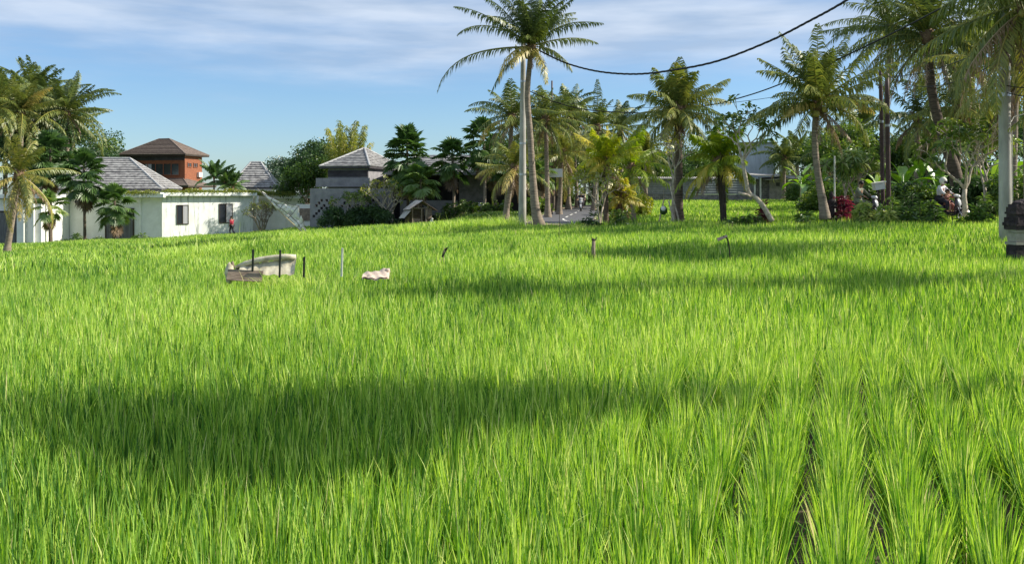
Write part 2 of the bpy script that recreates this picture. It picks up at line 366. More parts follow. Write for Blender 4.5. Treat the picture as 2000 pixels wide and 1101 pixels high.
UC = np.array([(0,0,.05),(6,3,.1),(-6,3,.05),(-5,10,.1),(5,10,.12),(0,18,.12),(-8,20,-.08),(-8.5,27,-.28),(-5,30,-.05),(-12,19,-.15),(-5,20,.02),(10,17,.25),(0,30,.08),(8,28,.3),(14,28,.45),(12,22,.3),(-8,37,-.3),(-4,41,-.18),(-3,35,-.03),(0,43,.0),(3,42,.12),(8,38,.38),(14,35,.55),(20,32,.6),(30,25,.6),(30,10,.3),(-40,5,0),(-100,10,0),(0,-30,0),
   (11,50,.35),(14,60,.62),(18,75,.9),(15,90,1.05),(25,92,1.1),(24,60,.7),(22,44,.75),(20,40,.8),(35,45,.9),(30,70,1.0),(40,100,1.1),(0,46,.2),(2,55,.3),(2,70,.4),(6,90,.6),(10,120,.8),(0,110,.5),(60,60,1),(100,100,1),(200,300,.5),(0,400,0),(-200,300,0),(300,50,.5),(0,1200,0),(600,600,0),(-600,600,0)])
LC = np.array([(0,48,.2),(-2,52,.12),(-1,60,.22),(-3,75,.3),(-1,72,.4),(-7,72,-.75),(-6,60,-.4),(-5,50,-.25),(-10,45,-.5),(-12,60,-1.0),(-10,78,-.95),(-15,78,-1.1),(-15,66,-1.25),(-20,60,-1.6),(-13,34,-.55),(-20,40,-1.1),(-30,45,-1.7),(-30,60,-2.0),(-25,75,-2.1),(-21,86,-1.8),(-27,86,-2.15),(-34,82,-2.35),(-42,75,-2.5),(-60,60,-2.4),(-60,90,-2.3),(-30,100,-1.8),(-20,100,-1.4),(-10,100,-.6),(-60,20,-1.6),(-100,60,-2),(0,110,.3),(-50,140,-1),(-200,300,-1),(0,400,0),(-600,600,0),(-30,30,-1.3)])
def idw(C, x, y):
    x = np.asarray(x, float); y = np.asarray(y, float); out = np.zeros(x.shape)
    w = np.zeros(x.shape)
    for cx, cy, cz in C:
        k = 1/(((x-cx)**2+(y-cy)**2)+2.0)**1.6; w += k; out += k*cz
    return out/w
def polydist(P, x, y):
    best = np.full(x.shape, 1e9); sgn = np.zeros(x.shape); tz = np.zeros(x.shape)
    for i in range(len(P)-1):
        ax, ay = P[i][:2]; bx, by = P[i+1][:2]; dx, dy = bx-ax, by-ay; L = dx*dx+dy*dy
        t = np.clip(((x-ax)*dx+(y-ay)*dy)/L, 0, 1); d = np.hypot(x-ax-t*dx, y-ay-t*dy)
        m = d < best; best = np.where(m, d, best); sgn = np.where(m, dx*(y-ay)-dy*(x-ax), sgn)
        if P.shape[1] > 2: tz = np.where(m, P[i][2]*(1-t)+P[i+1][2]*t, tz)
    return best, np.sign(sgn), tz
def sstep(a, b, v):
    t = np.clip((v-a)/(b-a), 0, 1); return t*t*(3-2*t)
def ground(x, y):
    x = np.asarray(x, float); y = np.asarray(y, float)
    U = idw(UC, x, y); L = idw(LC, x, y)
    d, s, _ = polydist(EDGE, x, y); sd = d*s        # + = beyond the edge (left of its direction)
    wx = 1-sstep(0, 3.5, x-(0.5+0*y))                 # lower ground only left of the road
    lower = sstep(0.0, 1.3, sd)*wx
    z = U*(1-lower)+L*lower
    bund = np.exp(-((sd+.35)/.45)**2)*.10*(x < 1)
    z = z+bund*(y < 60)
    rd, _, rz = polydist(RP, x, y)
    w = 1-sstep(2.0, 4.2, rd)
    return z*(1-w)+(rz-.03)*w
def gz(x, y): return float(ground(np.array([x]), np.array([y]))[0])
def road_d(x, y): return polydist(RP, x, y)[0]

def axis(segs):
    out = []
    for a, b, st in segs: out += list(np.arange(a, b, st))
    return np.array(out+[segs[-1][1]])
gx = axis([(-1500,-300,200),(-300,-100,25),(-100,-60,5),(-60,-20,1.5),(-20,34,.6),(34,60,2),(60,100,5),(100,300,25),(300,1500,200)])
gy = axis([(-60,-4,4),(-4,60,.5),(60,110,1.5),(110,200,10),(200,500,50),(500,3000,250)])
X, Y = np.meshgrid(gx, gy); Z = ground(X.ravel(), Y.ravel()).reshape(X.shape)
nx, ny = len(gx), len(gy)
i = (np.arange(ny-1)[:,None]*nx+np.arange(nx-1)[None]).ravel()
def rice_mask(x, y):
    """1 in rice fields"""
    rd = road_d(x, y); d, s, _ = polydist(EDGE, x, y); sd = d*s
    p = 1000+FPX*x/np.maximum(y, .5)
    near = (sd < .9)&(y < 60)&(rd > 2.8)
    # near side of the road only
    side = polydist(RP, x, y)[1]
    nearf = near&(side > 0)&(x > -60)&~((x > 1)&(y > 49))&~((x>-1.5)&(x<3)&(y>44.8))
    far = (side < 0)&(rd > 2.7)&(x > 6.5)&(y > 44)&(y < 88)&(p < 1640)&(p > 1215)
    low = (sd > .9)&(y < 88)&(x < -.3)&(x > -60)&~((x < -29.5)&(y > 80.5))&~((y > 72)&(x > -15.8))&~((x > -22)&(y > 85))&~((x>-9.6)&(y>69.5))&~((x > -3)&(y > 56))&~((x<-37)&(y>74))
    return nearf, far, low
a, b, c = rice_mask(X.ravel(), Y.ravel())
g = Geo(); g.add(np.stack([X.ravel(), Y.ravel(), Z.ravel()], 1), np.stack([i, i+1, i+nx+1, i+nx], 1), r=1-(a|b|c).astype(float))
struct('ground', g, MT['ground'], True)

def ribbon(P, w0, w1, dz, r=.5):
    T = np.gradient(P, axis=0); T[:,2] = 0; T = unit(T); nrm = np.stack([-T[:,1], T[:,0], 0*T[:,0]], 1)
    A = P+nrm*w0; B = P+nrm*w1; V = np.empty((2*len(P), 3)); V[0::2] = A; V[1::2] = B; V[:,2] += dz
    k = np.arange(len(P)-1)*2; return V, np.stack([k, k+1, k+3, k+2], 1)
g = Geo(); V, Q = ribbon(RP, 1.9, -1.9, .012); g.add(V, Q); struct('road', g, MT['asphalt'])
g = Geo(); V, Q = ribbon(RP, 3.0, 1.904, .006); g.add(V, Q); V, Q = ribbon(RP, -1.904, -2.7, .006); g.add(V, Q); struct('road_shoulder', g, MT['dirt'])
g = Geo()
fine = smooth_path(RP, 4); s = np.concatenate([[0], np.cumsum(np.linalg.norm(np.diff(fine, axis=0), axis=1))])
L = s[-1]; pos = 0
while pos < L-4:
    x0 = pos; ln = 2.4
    idx = (s >= x0)&(s <= x0+ln)
    # continuous line round the bend
    if idx.sum() > 2:
        V, Q = ribbon(fine[idx], .06, -.06, .018); g.add(V, Q)
    yy = fine[idx][:,1].mean() if idx.sum() else 0
    pos += 2.5 if 44 < yy < 58 else 4.6
struct('road_marking', g, MT['line'])

# ------------------------------------------------------------------ rice (nobody could count it)
def blades(g, P, az, lean, H, Wd, curve, segs, rn, face=None):
    n = len(P); hd = np.stack([np.cos(az), np.sin(az), 0*az], 1)
    if face is None: face = rng.uniform(0, pi, n)
    sd = np.stack([np.cos(face), np.sin(face), 0*face], 1)
    rows = []
    for k in range(segs+1):
        t = k/segs; ang = lean+curve*t*t*.5
        # arc: position along the blade
        off = hd*(H*t*np.sin(ang))[:,None]; up = np.zeros((n,3)); up[:,2] = H*t*np.cos(ang)
        c = P+off+up
        w = Wd*(1.0 if t < .55 else max(0, (1-t)/.45)**.8)*(0.65+.6*min(t*2,1) if t < .55 else 1.2)*.5
        if k < segs: rows.append(c-sd*w[:,None]); rows.append(c+sd*w[:,None])
        else: rows.append(c)
    m = 2*segs+1; V = np.stack(rows, 1).reshape(-1, 3); b = np.arange(n)*m; Q = []
    for k in range(segs-1): Q.append(np.stack([b+2*k, b+2*k+1, b+2*k+3, b+2*k+2], 1))
    T = np.stack([b+2*segs-2, b+2*segs-1, b+2*segs], 1)
    g.add(V, np.concatenate(Q) if Q else None, T, r=np.repeat(rn, m))
ROWD = unit(np.array([.36, 1.0])); ROWN = np.array([ROWD[1], -ROWD[0]])
def hills(y0, y1, sp_row, sp_in, marg=1.5, jit=.03):
    ext = y1*1.3+6; u = np.arange(-ext*1.6, ext*1.6, sp_row); v = np.arange(-6, y1*1.6+8, sp_in); A, B = np.meshgrid(u, v)
    A = A.ravel(); B = B.ravel(); x = A*ROWN[0]+B*ROWD[0]; y = A*ROWN[1]+B*ROWD[1]
    k = (y > y0)&(y < y1)&(np.abs(x) < .557*y+marg); x = x[k]; y = y[k]
    return x+rng.normal(0, jit, len(x)), y+rng.normal(0, jit, len(y))
def patch(x, y):
    return .5+.25*np.sin(x*.9+1.3*np.sin(y*.35))+.25*np.sin(y*.6+x*.35+2)
def rice(g, x, y, nb, H, Wd, segs, spread=.07, lean=.22, which=0):
    m = rice_mask(x, y)[which]; x = x[m]; y = y[m]
    z = ground(x, y); n = len(x)*nb
    hx = np.repeat(x, nb); hy = np.repeat(y, nb); hz = np.repeat(z, nb)
    az = rng.uniform(0, 2*pi, n); rr = spread*np.sqrt(rng.random(n))
    P = np.stack([hx+rr*np.cos(az), hy+rr*np.sin(az), hz-.02], 1)
    le = np.abs(rng.normal(0, lean, n))+.6*lean*rr/spread
    pt = patch(hx, hy); hillr = np.repeat(rng.normal(0, .06, len(x)), nb)
    hh = H*(.66+.36*rng.random(n)**.8)*(1+.10*(pt-.5))
    rn = np.clip(.45+.22*(pt-.5)+hillr+rng.normal(0, .29, n), 0, .96)
    old = rng.random(n) < .006; rn = np.where(old, 1.0, rn)
    cv = np.abs(rng.normal(.03, .15, n)); cv = np.where(rng.random(n) < .03, cv+rng.uniform(.4, 1.3, n), cv)
    # a breeze leans the tips slightly to the right
    blades(g, P, az, le, hh, np.full(n, Wd)*rng.uniform(.7, 1.25, n), cv, segs, rn)
g = Geo()
rowfade = lambda x, y: x > .55+.05*y+.25*np.sin(y*1.7)
x, y = hills(1.6, 9.0, .345, .145, jit=.034); k = rowfade(x, y); rice(g, x[k], y[k], 72, .53, .0078, 5, .062, .10)
x, y = hills(1.6, 6.0, .235, .16, jit=.04); k = ~rowfade(x, y); rice(g, x[k], y[k], 56, .52, .0082, 5, .085, .075)
x, y = hills(6.0, 9.0, .235, .16, jit=.04); k = ~rowfade(x, y); rice(g, x[k], y[k], 46, .52, .0098, 4, .085, .075)
x, y = hills(9.0, 11, .25, .17); rice(g, x, y, 40, .53, .0115, 4, .085, .08)
x, y = hills(11, 20, .25, .2, 2); rice(g, x, y, 28, .54, .0155, 3, .09, .09)
x, y = hills(20, 34, .28, .25, 3); rice(g, x, y, 19, .55, .025, 3, .12, .11)
x, y = hills(34, 60, .32, .32, 4); rice(g, x, y, 15, .54, .036, 2, .16, .13)
o = struct('rice_plants', g, MT['rice'], kind='stuff')
g = Geo()
x, y = hills(24, 90, .42, .42, 3, .08); rice(g, x, y, 13, .52, .05, 2, .2, .2, which=2)
struct('lower_terrace_rice', g, MT['rice'], kind='stuff')
g = Geo()
x, y = hills(40, 90, .42, .42, 3, .08); rice(g, x, y, 13, .5, .05, 2, .2, .2, which=1)
struct('far_field_rice', g, MT['rice'], kind='stuff')
# weeds on the terrace bund
g = Geo()
ed = smooth_path(np.c_[EDGE, np.zeros(len(EDGE))], 60)[:, :2]; ed = ed[(ed[:,0] > -17)]
n = 7000; e = ed[rng.integers(0, len(ed), n)]; x = e[:,0]+rng.normal(0, .45, n); y = e[:,1]+rng.normal(-.2, .45, n)
cl = (np.sin(x*2.1+y*1.3)+np.sin(y*.7+1)) > -.3; x = x[cl]; y = y[cl]; n = len(x)
blades(g, np.stack([x, y, ground(x, y)], 1), rng.uniform(0, 2*pi, n), np.abs(rng.normal(0, .4, n)), rng.uniform(.35, .85, n)+(rng.random(n) < .015)*.35, np.full(n, .018), rng.uniform(0, 1.0, n), 3, rng.uniform(.5, .97, n))
struct('bund_weeds', g, MT['rice'], kind='stuff')
# verge grass: everywhere dry land shows
g = Geo()
def verge(n, x0, x1, y0, y1, h=.22, w=.02, far=False):
    x = rng.uniform(x0, x1, n); y = rng.uniform(y0, y1, n); a_, b_, c_ = rice_mask(x, y)
    k = ~(a_|b_|c_)&(road_d(x, y) > 2.0); k &= (road_d(x, y) > 2.7)|(rng.random(n) < .25); x = x[k]; y = y[k]; n = len(x)
    blades(g, np.stack([x, y, ground(x, y)-.01], 1), rng.uniform(0, 2*pi, n), np.abs(rng.normal(0, .4, n)), h*rng.uniform(.5, 1.5, n), np.full(n, w), rng.uniform(0, 1, n), 2, np.clip(rng.normal(.5, .2, n), 0, 1))
verge(22000, -4, 7, 43, 53, .12, .02); verge(40000, -4, 7, 53, 80, .24, .025); verge(26000, 6, 30, 28, 50, .22, .022); verge(14000, -16, 2, 68, 90, .28, .04)
verge(9000, -60, -26, 72, 84, .25, .04); verge(9000, 12, 45, 50, 92, .3, .05)
struct('verge_grass', g, MT['verge'], kind='stuff')

# ------------------------------------------------------------------ plant builders
def frond(g, stem, base, az, el, L, droop, nl=42, leafL=.62, lw=.05, hang=.55, col=.4, ragged=.15, twist=0, segs=16):
    leafL *= 1.3; lw *= 1.2; nl = int(nl*1.35); col = min(1, col+.06)
    s = np.linspace(0, 1, segs+1); e = el-droop*s**rng.uniform(1.0, 1.9)+.07*np.sin(s*rng.uniform(4, 9)+rng.uniform(0, 6))
    az_s = az+twist*s
    d = np.stack([np.cos(e)*np.cos(az_s), np.cos(e)*np.sin(az_s), np.sin(e)], 1)
    P = np.concatenate([[base], base+np.cumsum((d[:-1]+d[1:])*.5*L/segs, axis=0)])
    tube(stem, P, np.linspace(.038, .006, segs+1)*max(.6, L/3.6), 5, r=np.clip(col+.25, 0, 1))
    t = np.sort(np.tile(np.linspace(.10, .995, nl), 2)); side = np.tile([1., -1.], nl)
    t = np.clip(t+rng.normal(0, .3/nl, len(t)), .08, 1)
    f = t*segs; i0 = np.minimum(f.astype(int), segs-1); fr = (f-i0)[:,None]
    B = P[i0]*(1-fr)+P[i0+1]*fr; T = unit(d[i0]*(1-fr)+d[i0+1]*fr)
    H = np.stack([-np.sin(az_s[i0]), np.cos(az_s[i0]), 0*t], 1)*side[:,None]
    prof = np.clip(np.sin(pi*(t*.86+.10))**.7, .12, 1)
    ln = leafL*prof*rng.uniform(1-ragged*2, 1, len(t))
    keep = rng.random(len(t)) > ragged*.5
    D1 = unit(H*.86+T*(.42+.5*t[:,None]**2)+np.array([0,0,-1])*(hang*.7)+rng.normal(0, .08+ragged*.45, (len(t),3)))
    D2 = unit(D1+np.array([0,0,-1])*(hang*2.6))
    B, T, D1, D2, ln, t = B[keep], T[keep], D1[keep], D2[keep], ln[keep], t[keep]
    n = len(B); w = (lw*rng.uniform(.7, 1.2, n))[:,None]
    m = B+D1*(ln*.5)[:,None]; tip = m+D2*(ln*.5)[:,None]
    V = np.stack([B-T*w*.35, B+T*w*.35, m+T*w*.5, m-T*w*.5, tip], 1).reshape(-1, 3); k = np.arange(n)*5
    rn = np.clip(col+rng.normal(0, .07, n), 0, 1)
    g.add(V, np.stack([k, k+1, k+2, k+3], 1), np.stack([k+3, k+2, k+4], 1), r=np.repeat(rn, 5))
    return P[-1]
def trunk_path(H, dx, dy, bow=0, n=14, bowy=0):
    t = np.linspace(0, 1, n); return np.stack([dx*t+bow*np.sin(pi*t), dy*t+bowy*np.sin(pi*t), H*t], 1)
def coconut(label, loc, H, dx=0, dy=0, bow=0, r0=.2, r1=.13, L=3.8, n=24, mat='palm', tm='trunk', col=.42, nl=40, leafL=.62, lw=.05, spread=(80,-38), droop=(30,75), yellow=(), dead=3, nuts=8, extra=(), hang=.55, group='coconut palms', name='coconut_palm', skip=None, seed=None, flare=1.7, path=None, ragged=.15, deadL=.8, az0=None):
    global rng
    keep = rng; dist = math.hypot(loc[0], loc[1]); lw *= max(1, dist/60)
    if seed is not None: rng = np.random.default_rng(seed)
    t = thing(name, label, 'palm tree', loc, 0, group)
    P = trunk_path(H, dx, dy, bow) if path is None else np.array(path)
    k = len(P); rad = np.linspace(r0, r1, k); rad[0] *= flare; rad[1] *= 1+.35*(flare-1)
    Pf = smooth_path(P, 5); rf = np.interp(np.linspace(0, 1, len(Pf)), np.linspace(0, 1, k), rad); rf[::2] *= 1.05
    tg = Geo(); tube(tg, Pf, rf, 10); part('trunk', tg, MT[tm], t, True)
    top = P[-1]; crown = Geo(); az = rng.uniform(0, 2*pi) if az0 is None else az0
    for i in range(n):
        a = i/(n-1); el = R(spread[0]+(spread[1]-spread[0])*a**1.05+rng.normal(0, 9)); dr = R(max(8, droop[0]+(droop[1]-droop[0])*a+rng.normal(0, 15)))
        az += 2.399+rng.normal(0, .32)
        if skip and skip(az % (2*pi), a): continue
        c = col+.10*a+rng.normal(0, .05)
        if i in yellow: c = .92
        LL = L*(.62+.45*min(1, a*2.2))*rng.uniform(.78, 1.08)
        frond(crown, crown, top+np.array([0, 0, .25*(1-a)]), az, el, LL, dr, nl, leafL*(L/3.8)**.5, lw, hang*(.5+a), np.clip(c, 0, 1), ragged*rng.uniform(.5,1.6), rng.normal(0, .28))
    for (azd, eld, l_, drd, c) in extra:
        frond(crown, crown, top, R(azd), R(eld), l_, R(drd), nl, leafL*(L/3.8)**.5, lw, hang*1.1, c, ragged)
    part('crown', crown, MT[mat], t)
    if dead:
        dg = Geo()
        for i in range(dead):
            frond(dg, dg, top-np.array([0,0,.15]), rng.uniform(0, 2*pi), R(rng.uniform(-50, -25)), L*deadL*rng.uniform(.6, 1), R(rng.uniform(35, 55)), int(nl*.8), leafL*.75, lw*.8, 1.4, rng.uniform(.3, .7), .35)
        part('dead_fronds', dg, MT['dead'], t)
    hg = Geo(); ellipsoid(hg, top+np.array([0,0,.05]), (r1*1.9, r1*1.9, .42), 10, 7, noise=.25)
    for i in range(14):
        az_ = rng.uniform(0, 2*pi); d = np.array([cos(az_)*.7, sin(az_)*.7, rng.uniform(.1, .9)]); tube(hg, [top-np.array([0,0,.15]), top+d*.25, top+d*.62], [.06, .05, .02], 5)
    part('frond_bases', hg, MT['husk'], t, True)
    if nuts:
        nm_ = None
        for i in range(nuts):
            az_ = rng.uniform(0, 2*pi)
            if nm_ is None: ng = Geo(); ellipsoid(ng, (0,0,0), (.10,.10,.13), 8, 6); o_ = part('coconut', ng, MT['nut'], t, True); nm_ = o_.data
            else: o_ = bpy.data.objects.new('coconut', nm_); COL.objects.link(o_); o_.parent = t
            o_.location = top+np.array([cos(az_)*.28, sin(az_)*.28, -.18-rng.random()*.32])
    rng = keep
    return t
def fan_leaf(g, base, az, el, pl, Rf, col, nseg=22, droop=.35):
    d = np.array([cos(el)*cos(az), cos(el)*sin(az), sin(el)]); sg = np.array([-sin(az), cos(az), 0.]); up = np.cross(d, sg)*-1
    mid = base+d*pl*.55; hub = base+d*pl+np.array([0,0,-droop*pl*.35])
    tube(g, [base, mid, hub], [.018, .014, .01], 4, r=min(1, col+.2), cap=False)
    d2 = unit(d+np.array([0,0,-droop])); nrm = unit(np.cross(d2, sg)+rng.normal(0, .15, 3)); sg2 = np.cross(nrm, d2)
    a = np.linspace(-2.35, 2.35, nseg)+rng.normal(0, .02, nseg)
    D = np.cos(a)[:,None]*d2+np.sin(a)[:,None]*sg2; D = D+np.array([0,0,-1])*(.12+.18*rng.random((nseg,1)))
    Sd = -np.sin(a)[:,None]*d2+np.cos(a)[:,None]*sg2
    L = Rf*(1-.12*np.abs(a)/2.35)*rng.uniform(.88, 1.05, nseg)
    leaves(g, np.repeat(hub[None], nseg, 0), D, Sd, L, L*.22, np.clip(col+rng.normal(0, .06, nseg), 0, 1), bend=.16)
def fanpalm(label, loc, H, dx=0, n=26, Rf=.6, pl=.9, r=.1, col=.4, spread=(82,-40), low=0, mat='fan', tm='trunkd', group='fan palms', stretch=0, name='fan_palm', dead=5, dy=0):
    t = thing(name, label, 'palm tree', loc, rng.uniform(0, 6), group)
    c0, s0 = cos(t.rotation_euler.z), sin(t.rotation_euler.z); dX = dx*c0+dy*s0; dY = -dx*s0+dy*c0
    P = trunk_path(H, dX, dY, rng.uniform(-.1, .1)); tg = Geo(); rr = np.linspace(r*1.25, r*.85, len(P)); rr[::2] *= 1.07; tube(tg, P, rr, 8); part('trunk', tg, MT[tm], t, True)
    cg = Geo(); az = rng.uniform(0, 6)
    for i in range(n):
        a = i/(n-1); az += 2.399+rng.normal(0, .15); el = R(spread[0]+(spread[1]-spread[0])*a+rng.normal(0, 6))
        fan_leaf(cg, P[-1]+np.array([0, 0, .15-stretch*a]), az, el, pl*rng.uniform(.8, 1.15)*(.7+.3*min(1,a*3)), Rf*rng.uniform(.85, 1.1), np.clip(col+.3*(rng.random()-.5)+.12*a, 0, 1))
    part('crown', cg, MT[mat], t)
    if dead:
        dg = Geo()
        for i in range(dead): fan_leaf(dg, P[-1]-np.array([0,0,.2+.1*i+stretch]), rng.uniform(0, 6.3), R(-62), pl*.6, Rf*.8, rng.uniform(.2, .8), 16, .9)
        part('dead_leaves', dg, MT['dead'], t)
    return t
def grow(g, p, d, L, r, depth, tips, nsplit=(2,3), ang=.6, shrink=.72, up=.12, wob=.12, seg=4, minr=.012, mids=None, n=6):
    P = [np.array(p, float)]; dd = unit(d)
    for i in range(seg):
        dd = unit(dd+rng.normal(0, wob, 3)+np.array([0, 0, up])); P.append(P[-1]+dd*L/seg)
    r1 = max(minr, r*.66); tube(g, P, np.linspace(r, r1, seg+1), max(4, n), cap=depth == 0)
    if mids is not None: mids.append((P[seg//2], dd))
    if depth == 0: tips.append((P[-1], dd)); return
    k = rng.integers(nsplit[0], nsplit[1]+1); ph = rng.uniform(0, 6.3)
    a = np.cross(dd, [0, 0, 1.]) if abs(dd[2]) < .95 else np.array([1., 0, 0]); a = unit(a); b = np.cross(dd, a)
    for j in range(k):
        th = ph+2*pi*j/k+rng.normal(0, .3); nd = unit(dd*cos(ang)+(a*cos(th)+b*sin(th))*sin(ang)*rng.uniform(.7, 1.2))
        grow(g, P[-1], nd, L*shrink*rng.uniform(.8, 1.15), r1, depth-1, tips, nsplit, ang, shrink, up, wob, seg, minr, mids, n-1)
def cloud_leaves(g, tips, rc, per, ls, col=.45, flat=.8, lw=.5):
    T = np.array([p for p, _ in tips]); n = len(T)*per; idx = np.repeat(np.arange(len(T)), per)
    tone = rng.normal(0, .13, len(T))[idx]
    off = rdir(n)*(rc*rng.random(n)**.45)[:,None]; off[:,2] *= flat; P = T[idx]+off
    D = unit(off*.6/rc+rdir(n)*.8+np.array([0,0,-.25])); L = ls*rng.uniform(.6, 1.3, n)
    leaves(g, P, D, rdir(n), L, L*lw, np.clip(col+tone+rng.normal(0, .12, n), 0, 1), .1)
def broad(label, loc, H, spread=2.5, r=.18, depth=4, leaf='leaf', ls=.2, per=60, rc=.6, col=.45, lean=(0,0), ang=.6, trunk=.35, group='broadleaf trees', name='tree', bark='bark', nstem=1, up=.12, flat=.8, nsplit=(2,3)):
    t = thing(name, label, 'tree', loc, 0, group); tg = Geo(); tips = []; mids = []
    # lengths: trunk share then levels
    sh = .74; tot = sum(sh**i for i in range(depth)); L0 = H*trunk; Lb = (H*(1-trunk))/tot/max(.3, cos(ang*.75))
    for q in range(nstem):
        b = rng.normal(0, .15*(nstem > 1), 2); P = [np.array([b[0], b[1], -.1])]; d = unit(np.array([lean[0]+rng.normal(0, .05+.2*(nstem > 1)), lean[1]+rng.normal(0, .05+.2*(nstem > 1)), 1.]))
        for i_ in range(4): P.append(P[-1]+d*(L0+.1)/4+rng.normal(0, .02*H/4, 3))
        tube(tg, P, np.linspace(r*1.25, r*.8, 5), 9)
        k = 3
        for j in range(k):
            th = 2*pi*j/k+rng.uniform(0, 1); grow(tg, P[-1], unit(np.array([cos(th)*sin(ang)*spread/2.5, sin(th)*sin(ang)*spread/2.5, cos(ang)])+d*.3), Lb, r*.62, depth-1, tips, nsplit, ang, sh, up, .14, 3, .012, mids, 7)
    zf = (H-rc*flat*.8)/max(p[2] for p, _ in tips); xf = .5*(zf+1)
    tg.v = [v*np.array([xf,xf,zf], dtype=np.float32) for v in tg.v]; tips = [(p*np.array([xf,xf,zf]), d) for p, d in tips]; mids = [(p*np.array([xf,xf,zf]), d) for p, d in mids]
    part('trunk', tg, MT[bark], t, True)
    cg = Geo(); cloud_leaves(cg, tips+mids[-len(tips):], rc, per, ls, col, flat); part('crown', cg, MT[leaf], t)
    return t
def rosette(g, p, d, n, L, w, col, up=.5, bend=.3):
    az = rng.uniform(0, 2*pi, n); d = unit(d); a = unit(np.cross(d, [.3, .2, 1.])); b = np.cross(d, a)
    el = rng.uniform(-.15, up, n); D = (np.cos(az)[:,None]*a+np.sin(az)[:,None]*b)*np.cos(el)[:,None]+d*np.sin(el)[:,None]
    Sd = np.cross(D, d); LL = L*rng.uniform(.7, 1.15, n)
    leaves(g, p+D*.02+d*rng.uniform(-.08, .08, n)[:,None], D, Sd, LL, w*rng.uniform(.8, 1.2, n), np.clip(col+rng.normal(0, .14, n), 0, 1), bend)
def frangipani(label, loc, H, r=.09, depth=4, leafy=True, lean=(0,0), nleaf=10, Lf=.3, col=.55, flowers=0, group='frangipani trees', leaf='strap', trunk=.35, ang=.62, bark='palebark', stems=1, sh=.74, wleaf=.085, up=.1, name='frangipani_tree', path=None):
    t = thing(name, label, 'tree', loc, 0, group); tg = Geo(); tips = []
    tot = sum(sh**i for i in range(depth)); Lb = H*(1-trunk)/tot/.85
    for q in range(stems):
        if path is not None: P = smooth_path(path, 4); rad = np.linspace(r*1.3, r*.8, len(P)); d = unit(P[-1]-P[-2])
        else:
            d = unit(np.array([lean[0]+rng.normal(0, .2)*(stems > 1), lean[1]+rng.normal(0, .2)*(stems > 1), 1.])); P = np.array([(0,0,-.15)]+[tuple(d*H*trunk*k/4+rng.normal(0, .02, 3)) for k in range(1, 5)]); rad = np.linspace(r*1.3, r*.85, 5)
        tube(tg, P, rad, 9)
        for j in range(3):
            th = 2*pi*j/3+rng.uniform(0, 1); grow(tg, P[-1], unit(np.array([cos(th)*sin(ang), sin(th)*sin(ang), cos(ang)])+d*.35), Lb, r*.66, depth-1, tips, (2,3) if depth < 5 else (2,2), ang, sh, up, .16, 3, .014, None, 7)
    if path is None:
        zf = (H-Lf*.5)/max(p[2] for p, _ in tips); xf = .5*(zf+1)
        tg.v = [v*np.array([xf,xf,zf], dtype=np.float32) for v in tg.v]; tips = [(p*np.array([xf,xf,zf]), d) for p, d in tips]
    part('trunk', tg, MT[bark], t, True)
    if leafy:
        cg = Geo()
        for p, d in tips: rosette(cg, p, d, nleaf, Lf, wleaf, np.clip(col+rng.normal(0, .12), 0, 1), .7)
        part('crown', cg, MT[leaf], t)
    if flowers:
        for p, d in [tips[i] for i in rng.permutation(len(tips))[:flowers]]:
            fg = Geo()
            for k in range(5): rosette(fg, p+rdir(1)[0]*.09+np.array([0,0,.08]), np.array([0,0,1.]), 5, .07, .045, .6, .5, 0)
            part('flower_cluster', fg, MT['flower'], t)
    return t
def shrub(label, loc, H, Wd, stems=9, nl=18, L=.4, w=.045, leaf='strap', col=.45, group='roadside shrubs', name='shrub', levels=3, cat='shrub'):
    t = thing(name, label, cat, loc, 0, group); sg = Geo(); lg = Geo()
    for s_ in range(stems):
        az = rng.uniform(0, 6.3); rr = Wd*.5*math.sqrt(rng.random()); h = H*rng.uniform(.55, 1)*(1-.35*(rr/(Wd*.5))**2)
        b = np.array([cos(az)*rr*.35, sin(az)*rr*.35, -.05]); tp = np.array([cos(az)*rr, sin(az)*rr, h-L*.35])
        P = [b, b*.5+tp*.5+rng.normal(0, .04, 3), tp]; tube(sg, P, [.02, .016, .011], 5)
        c = col+rng.normal(0, .12)
        for k in range(levels):
            f = 1-k*.24; rosette(lg, b*(1-f)+tp*f, unit(tp-b), nl, L*(1-.08*k), w, c-.05*k, .9-.3*k, .32)
    part('stems', sg, MT['bark'], t); part('foliage', lg, MT[leaf], t)
    return t
def leafbush(label, loc, size, n, ls, leaf='leafd', col=.45, name='bush', group='bushes', cat='bush', lumps=9, rz=0):
    """bush or hedge built from overlapping leaf clumps on real twigs"""
    t = thing(name, label, cat, loc, rz, group); sg = Geo(); lg = Geo()
    sx, sy, sz = size; tips = []
    for i in range(lumps):
        p = np.array([rng.uniform(-.5, .5)*sx, rng.uniform(-.5, .5)*sy*.8, sz*rng.uniform(.2, .78)])
        tube(sg, [(p[0]*.9, p[1]*.9, -.1), p*np.array([.95,.95,.5]), p], [.03, .02, .01], 5); tips.append((p, 0))
    per = n//lumps; cloud_leaves(lg, tips, max(.22*sz+.1, .7*sx/lumps+.2*sz), per, ls, col, .8)
    part('stems', sg, MT['bark'], t); part('foliage', lg, MT[leaf], t); return t
